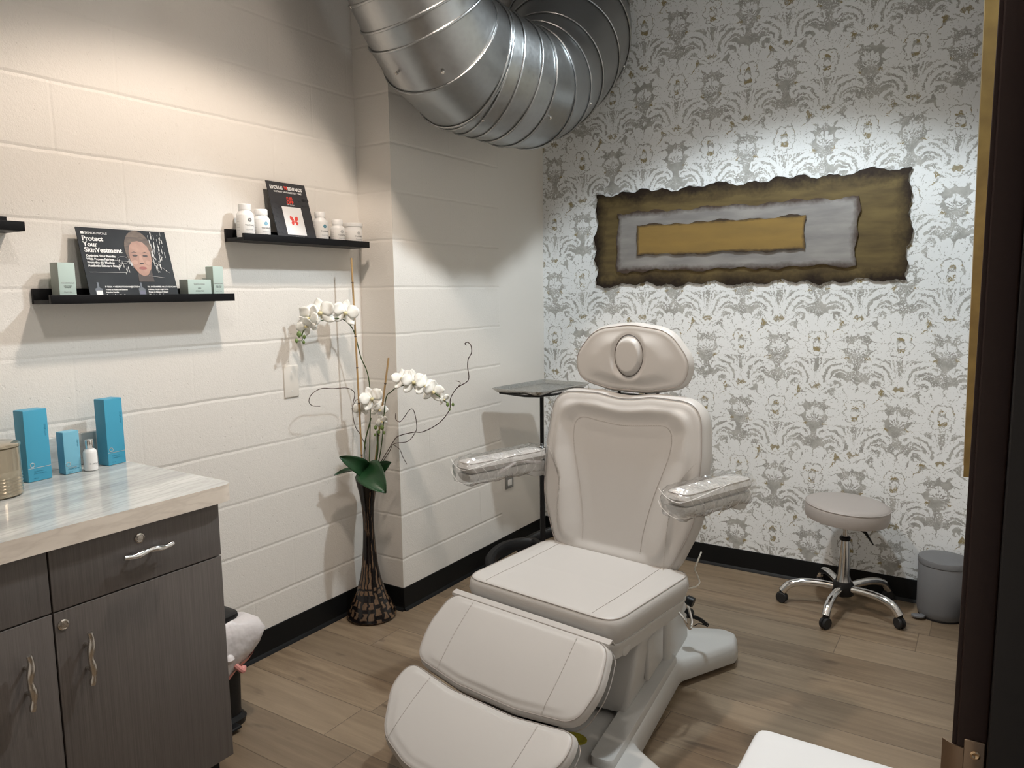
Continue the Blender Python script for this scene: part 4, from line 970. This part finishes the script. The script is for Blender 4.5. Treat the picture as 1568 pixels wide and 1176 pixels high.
for s in (-1, 1): seamc(foot, [(s * .200, -.01), (s * .205, FL * .5), (s * .205, FL - .02)], ffn, FMx)
link('leg_rest_frame', MB().box(-.16, .16, -.34, -.18, .17, .275, .01).box(-.12, .12, -.54, -.30, .125, .17, .01), M_blackp, ch)
# base (turned slightly against the swivelling seat)
BW = Matrix.Translation((1.1, -.2, 0)) @ Matrix.Rotation(math.radians(5.6), 4, 'Z'); BL_ = CM.inverted() @ BW
def sym(P): return P + [(-x, y_, r) for x, y_, r in reversed(P)]
outl = rpoly(sym([(.0, -.70, 0), (.10, -.70, .04), (.30, -.66, .04), (.375, -.50, .03), (.365, -.44, .03), (.222, -.335, .03), (.222, .19, .03), (.375, .425, .035), (.362, .525, .035), (.30, .55, .03), (.15, .50, .05), (0, .49, 0)])[:-1], 5)
bl = MB()
def insetp(P, d):
    out = []; n = len(P)
    for i in range(n):
        t = (P[(i + 1) % n] - P[i - 1]); t = t.normalized() if t.length > 1e-9 else Vector((1, 0)); out.append(Vector((P[i].x - t.y * d, P[i].y + t.x * d)))
    return out
outl = resample(outl, 150)
rings = [[Vector((p.x, p.y, z)) for p in insetp(outl, d)] for d, z in ((.004, .022), (0, .03), (.004, .072), (.010, .088), (.020, .096))]
bl.loft(rings)
base = link('base', bl.xf(BL_), M_wplas, ch, ang=50)
bm_ = MB()
for s in (-1, 1):
    P = rpoly([(s * .135, -.5, .02), (s * .205, -.5, .02), (s * .205, .20, .02), (s * .135, .20, .02)], 4); 
    if s < 0: P = P[::-1]
    bm_.loft([[Vector((p.x, p.y, .09)) for p in P], [Vector((p.x, p.y, .112)) for p in P], [Vector((p.x * .985, p.y * .99, .120)) for p in P]])
link('side_rail', bm_.xf(BL_), M_wplas, base)
lv = MB()
for x, y_ in ((.335, -.5), (-.335, -.5), (.335, .47), (-.335, .47)): lv.lathe([(.028, 0), (.028, .024)], (x, y_, 0), n=20)
link('levelling_foot', lv.xf(BL_), M_rub, base)
def ploft(secs, mm_, name, par):
    mb = MB(); mb.loft([[Vector((p.x, p.y, z)) for p in rpoly([(x0, y0, r), (x1, y0, r), (x1, y1, r), (x0, y1, r)], 4)] for x0, x1, y0, y1, r, z in secs]); return link(name, mb.xf(BL_), mm_, par, ang=50)
ploft([(-.19, .19, .13, .43, .03, .09), (-.188, .188, .14, .42, .03, .20), (-.175, .175, .17, .385, .03, .33), (-.13, .13, .20, .34, .03, .385)], M_wplas, 'rear_housing', ch)
ploft([(-.155, .155, -.24, .105, .02, .115), (-.17, .17, -.25, .108, .02, .16), (-.182, .182, -.20, .115, .02, .30), (-.19, .19, -.16, .125, .02, .36)], M_wplas, 'lift_housing', ch)
ploft([(-.13, .13, .02, .22, .01, .09), (-.13, .13, .02, .25, .01, .355)], M_black, 'lift_column', ch)
lp = MB().box(.17, .1875, -.10, .07, .16, .30, .006); link('cover_panel', lp.xf(BL_), M_wplas, ch)
lab = MB().prism(ell(.045, -.405, .045, .032, 28), .0965, .0972); link('warning_sticker', lab.xf(BL_), nz(mat('yellow sticker', (.42, .37, .03), .4), 40, 0, col2=(.25, .22, .02)), base)
stl = MB().tube([(.045 + .018 * math.cos(a), -.405 + .016 * math.sin(a), .0975) for a in (1.57, 3.67, 5.76, 1.57)], .0012, 4); link('warning_symbol', stl.xf(BL_), M_print, base)
# side ring, handset cable, floor control
rgp = [(.302, .150, .398), (.318, .150, .385), (.326, .165, .355), (.324, .19, .335), (.318, .215, .345), (.306, .225, .372), (.298, .225, .392)]
link('side_ring', MB().tube(smooth_path(rgp, 6), .0042, 10), M_chrome, ch)
def wloc(p): return CM.inverted() @ Vector(p)
cb = [(1.365, -.06, .62), (1.368, -.02, .55), (1.36, .02, .50), (1.375, .05, .44), (1.35, .0, .395), (1.33, -.05, .385)]
cb = [onp(1066, 865, 1, .0), onp(1064, 872, 1, .0), onp(1069, 884, 1, .02), onp(1071, 892, 1, .02), onp(1066, 898, 1, .0), onp(1055, 901, 1, -.02), onp(1046, 900, 1, -.05)]
link('white_cable', MB().tube(smooth_path([wloc(p) for p in [onp(1074, 845, 1, .03)] + cb], 6), .0028, 8), mat('cream cable', (.72, .69, .62), .4), ch)
ft = thing('hand_control', 'black hand control with coiled cable hanging behind the chair seat', 'remote control', tuple(onp(1055, 930, 1, .12)))
def W(x, y_, v=.12): return onp(x, y_, 1, v)
link('handset', MB().tube([W(1050, 920), W(1054, 919), W(1062, 923)], [.012, .019, .020], 14).tube([W(1050, 934), W(1056, 938), W(1060, 936)], [.010, .015, .012], 14), M_blackp, ft, world=True)
hl = []
A0, A1 = W(1052, 944), W(1084, 953); ax = (A1 - A0); e1_ = ax.orthogonal().normalized(); e2_ = ax.cross(e1_).normalized()
for k in range(18 * 8 + 1): t = k / (18 * 8); a = t * 18 * 2 * PI; hl.append(A0 + ax * t + Vector((0, 0, -.012 * t * t + .008 * math.sin(PI * t))) + (e1_ * math.cos(a) + e2_ * math.sin(a)) * .0065)
link('coiled_cable', MB().tube(hl, .002, 5), M_blackp, ft, world=True)
link('cable_tail', MB().tube(smooth_path([W(1085, 955), W(1080, 957), W(1070, 955), W(1062, 959)], 5), .002, 6), M_blackp, ft, world=True)
# ================================================================= instrument stand
TX, TY, TZ = .262, .800, .94
ms = thing('instrument_stand', 'stainless tray on a black post beside the chair back', 'instrument stand', (TX, TY, 0), math.radians(-6))
hx, hy = .150, .222
def rect3(a, b, r, z): return [Vector((p.x, p.y, z)) for p in rpoly([(-a, -b, r), (a, -b, r), (a, b, r), (-a, b, r)], 5)]
link('tray', MB().loft([rect3(hx, hy, .03, .018), rect3(hx + .004, hy + .004, .03, .016), rect3(hx + .003, hy + .003, .03, .013), rect3(hx - .012, hy - .012, .025, -.001), rect3(hx - .016, hy - .016, .02, -.003)], True, (False, True)).loft([rect3(hx, hy, .03, .018), rect3(hx - .006, hy - .006, .028, .014), rect3(hx - .018, hy - .018, .022, .001), rect3(hx - .024, hy - .024, .02, 0)], True, (False, True)).xf(Matrix.Translation((0, 0, TZ))), M_steel, ms)
link('tray_frame', MB().tube(smooth_path([(-.12, -.19, TZ - .008), (.12, -.19, TZ - .008), (.125, .19, TZ - .008), (-.12, .19, TZ - .008)], 3), .006, 8), M_blackp, ms)
link('post', MB().tube([(0.0, 0, .06), (0, 0, .62)], .014, 16).tube([(0, 0, .6), (0, 0, TZ - .004)], .0105, 16), M_blackp, ms)
link('post_collar', MB().lathe([(.018, .60), (.02, .605), (.02, .63), (.018, .635)], n=24), M_blackp, ms)
bs = MB()
def arcleg(pts, w_, h_):
    P = smooth_path(pts, 8); rings = []
    for i, p in enumerate(P):
        t = (P[min(i + 1, len(P) - 1)] - P[max(i - 1, 0)]); t.z = 0; t.normalize(); s = Vector((t.y, -t.x, 0)) * w_ / 2
        rings.append([p - s + Vector((0, 0, -h_ / 2)), p + s + Vector((0, 0, -h_ / 2)), p + s + Vector((0, 0, h_ * .2)), p + s * .5 + Vector((0, 0, h_ / 2)), p - s * .5 + Vector((0, 0, h_ / 2)), p - s + Vector((0, 0, h_ * .2))])
    return MB().loft(rings)
link('base_leg', arcleg([(-.02, -.37, .055), (-.14, -.26, .085), (-.17, -.10, .10), (-.10, .03, .10), (0, .0, .09)], .05, .05), M_blackp, ms)
link('base_leg', arcleg([(0, 0, .09), (.05, .12, .11), (-.08, .24, .11), (-.15, .16, .09), (-.19, .06, .06)], .045, .05), M_blackp, ms)
link('base_leg', arcleg([(0, 0, .09), (.12, -.02, .09), (.24, -.06, .06)], .045, .045), M_blackp, ms)
for x, y_ in ((-.02, -.37), (-.19, .06), (.24, -.06)):
    link('caster', MB().lathe([(.012, -.011), (.026, -.010), (.028, -.004), (.028, .004), (.026, .010), (.012, .011)], n=24, M=frame((x, y_, .028), (0, 1, 0), (0, 0, 1))), M_rub, ms)
# ================================================================= stool
SX, SY = 1.680, 1.040
st = thing('rolling_stool', 'round grey padded stool on five chrome legs with casters', 'stool', (SX, SY, 0))
M_stv = nz(mat('taupe vinyl stool', (.40, .365, .345), .5), 200, .1, .0004)
tilt = Matrix.Translation((.0, 0, .405)) @ Matrix.Rotation(math.radians(2.0), 4, 'Y')
tilt = Matrix.Translation((0, 0, .415)) @ Matrix.Rotation(math.radians(3.0), 4, 'Y')
sc = link('seat_cushion', MB().lathe([(.160, 0), (.170, .004), (.174, .02), (.175, .055), (.172, .066), (.164, .074), (.14, .078), (.08, .080), (.02, .0805)], n=72, M=tilt), M_stv, st)
link('piping', MB().tube([(.1735 * math.cos(a), .1735 * math.sin(a), .066) for a in [k * PI / 40 for k in range(81)]], .002, 6, cap=False).xf(tilt), M_stv, sc)
link('lift_post', MB().tube([(0, 0, .09), (0, 0, .41)], .011, 16), M_nickel, st)
link('post_sleeve', MB().lathe([(.034, .125), (.027, .16), (.022, .24), (.019, .31), (.019, .325)], n=32, cap=(True, True)), M_chrome, st)
link('sleeve_ring', MB().lathe([(.021, .318), (.023, .322), (.023, .332), (.018, .336)], n=24), M_blackp, st)
link('hub', MB().lathe([(.030, .062), (.044, .07), (.047, .09), (.045, .115), (.036, .13), (.030, .132)], n=36), M_blackp, st)
link('lift_lever', MB().tube([(.03, -.03, .405), (.09, -.07, .385), (.125, -.095, .345)], [.004, .007, .003], 8).box(-.06, .06, -.06, .06, .400, .412, .003), M_blackp, st)
a0 = math.radians(-95.5)
for k in range(5):
    a = math.radians((-164.5, -96, -21.5, 50, 122)[k]); d = Vector((math.cos(a), math.sin(a), 0))
    P = smooth_path([d * .03 + Vector((0, 0, .10)), d * .10 + Vector((0, 0, .108)), d * .17 + Vector((0, 0, .106)), d * .225 + Vector((0, 0, .088)), d * .255 + Vector((0, 0, .055))], 6)
    n = len(P); lg = link('leg', MB().tube(P, [.016 + .002 * (i / n) for i in range(n)], 14), M_chrome, st)
    c = d * .256; s = Vector((-d.y, d.x, 0)); s = (s + d * .5).normalized(); q = Vector((s.y, -s.x, 0)); 
    cs = MB()
    for sg in (-1, 1):
        Mc = Matrix((q, Vector((0, 0, 1)), s)).transposed().to_4x4(); Mc.translation = c + s * .008 * sg + Vector((0, 0, .0252))
        cs.lathe([(.010, -.007), (.022, -.0065), (.025, -.003), (.025, .003), (.022, .0065), (.010, .007)], n=28, M=Mc)
    link('caster', cs, M_rub, st)
    hd_ = MB(); Mc = Matrix((q, Vector((0, 0, 1)), s)).transposed().to_4x4(); Mc.translation = c + Vector((0, 0, .0252))
    hd_.loft([[Mc @ Vector((.027 * math.cos(t), .027 * math.sin(t), zz)) for t in [-.5 + k2 * PI / 10 * 1.3 for k2 in range(8)]] + [Mc @ Vector((0, 0, zz))] for zz in (-.0035, .0035)])
    hd_.tube([c + Vector((0, 0, .04)), c + Vector((0, 0, .062))], .012, 12)
    link('caster_hood', hd_, M_blackp, st)
# ================================================================= small bin
gb = thing('small_pedal_bin', 'small round grey pedal bin beside the stool by the door frame', 'bin', (2.058, 1.178, 0))
M_gb = mat('matte grey steel', (.155, .158, .165), .45); 
link('bin_body', MB().lathe([(.075, 0), (.085, .004), (.092, .016), (.096, .04), (.098, .235), (.096, .238)], n=64), M_gb, gb)
link('lid', MB().lathe([(.097, .239), (.100, .241), (.100, .258), (.097, .264), (.085, .267), (.02, .269)], n=64), M_gb, gb)
link('pedal', MB().prism(ell(-.082, -.088, .026, .017), .012, .020, .003).box(-.075, -.055, -.085, -.05, .010, .017, .002), M_gb, gb)
link('foot_ring', MB().lathe([(.088, .0005), (.089, .006)], n=48), M_rub, gb)
# ================================================================= white seat in the doorway corner
wsx = thing('white_stool', 'white padded seat in the bottom right corner by the doorway', 'seat', (1.965, -1.03, 0))
wo = rpoly([(-.185, -.2, .03), (.185, -.2, .03), (.185, .205, .03), (-.185, .205, .03)], 6)
link('seat', pad(wo, .06, .014, lambda u, v: .004, Matrix.Translation((0, 0, .45)), N=110, K=12), M_whitev, wsx)
for sx in (-1, 1):
    for sy in (-1, 1): link('leg', MB().tube([(sx * .14, sy * .16, .395), (sx * .145, sy * .165, 0)], .012, 12), M_chrome, wsx)
link('seat_frame', MB().box(-.15, .15, -.17, .17, .378, .394, .003), M_chrome, wsx)
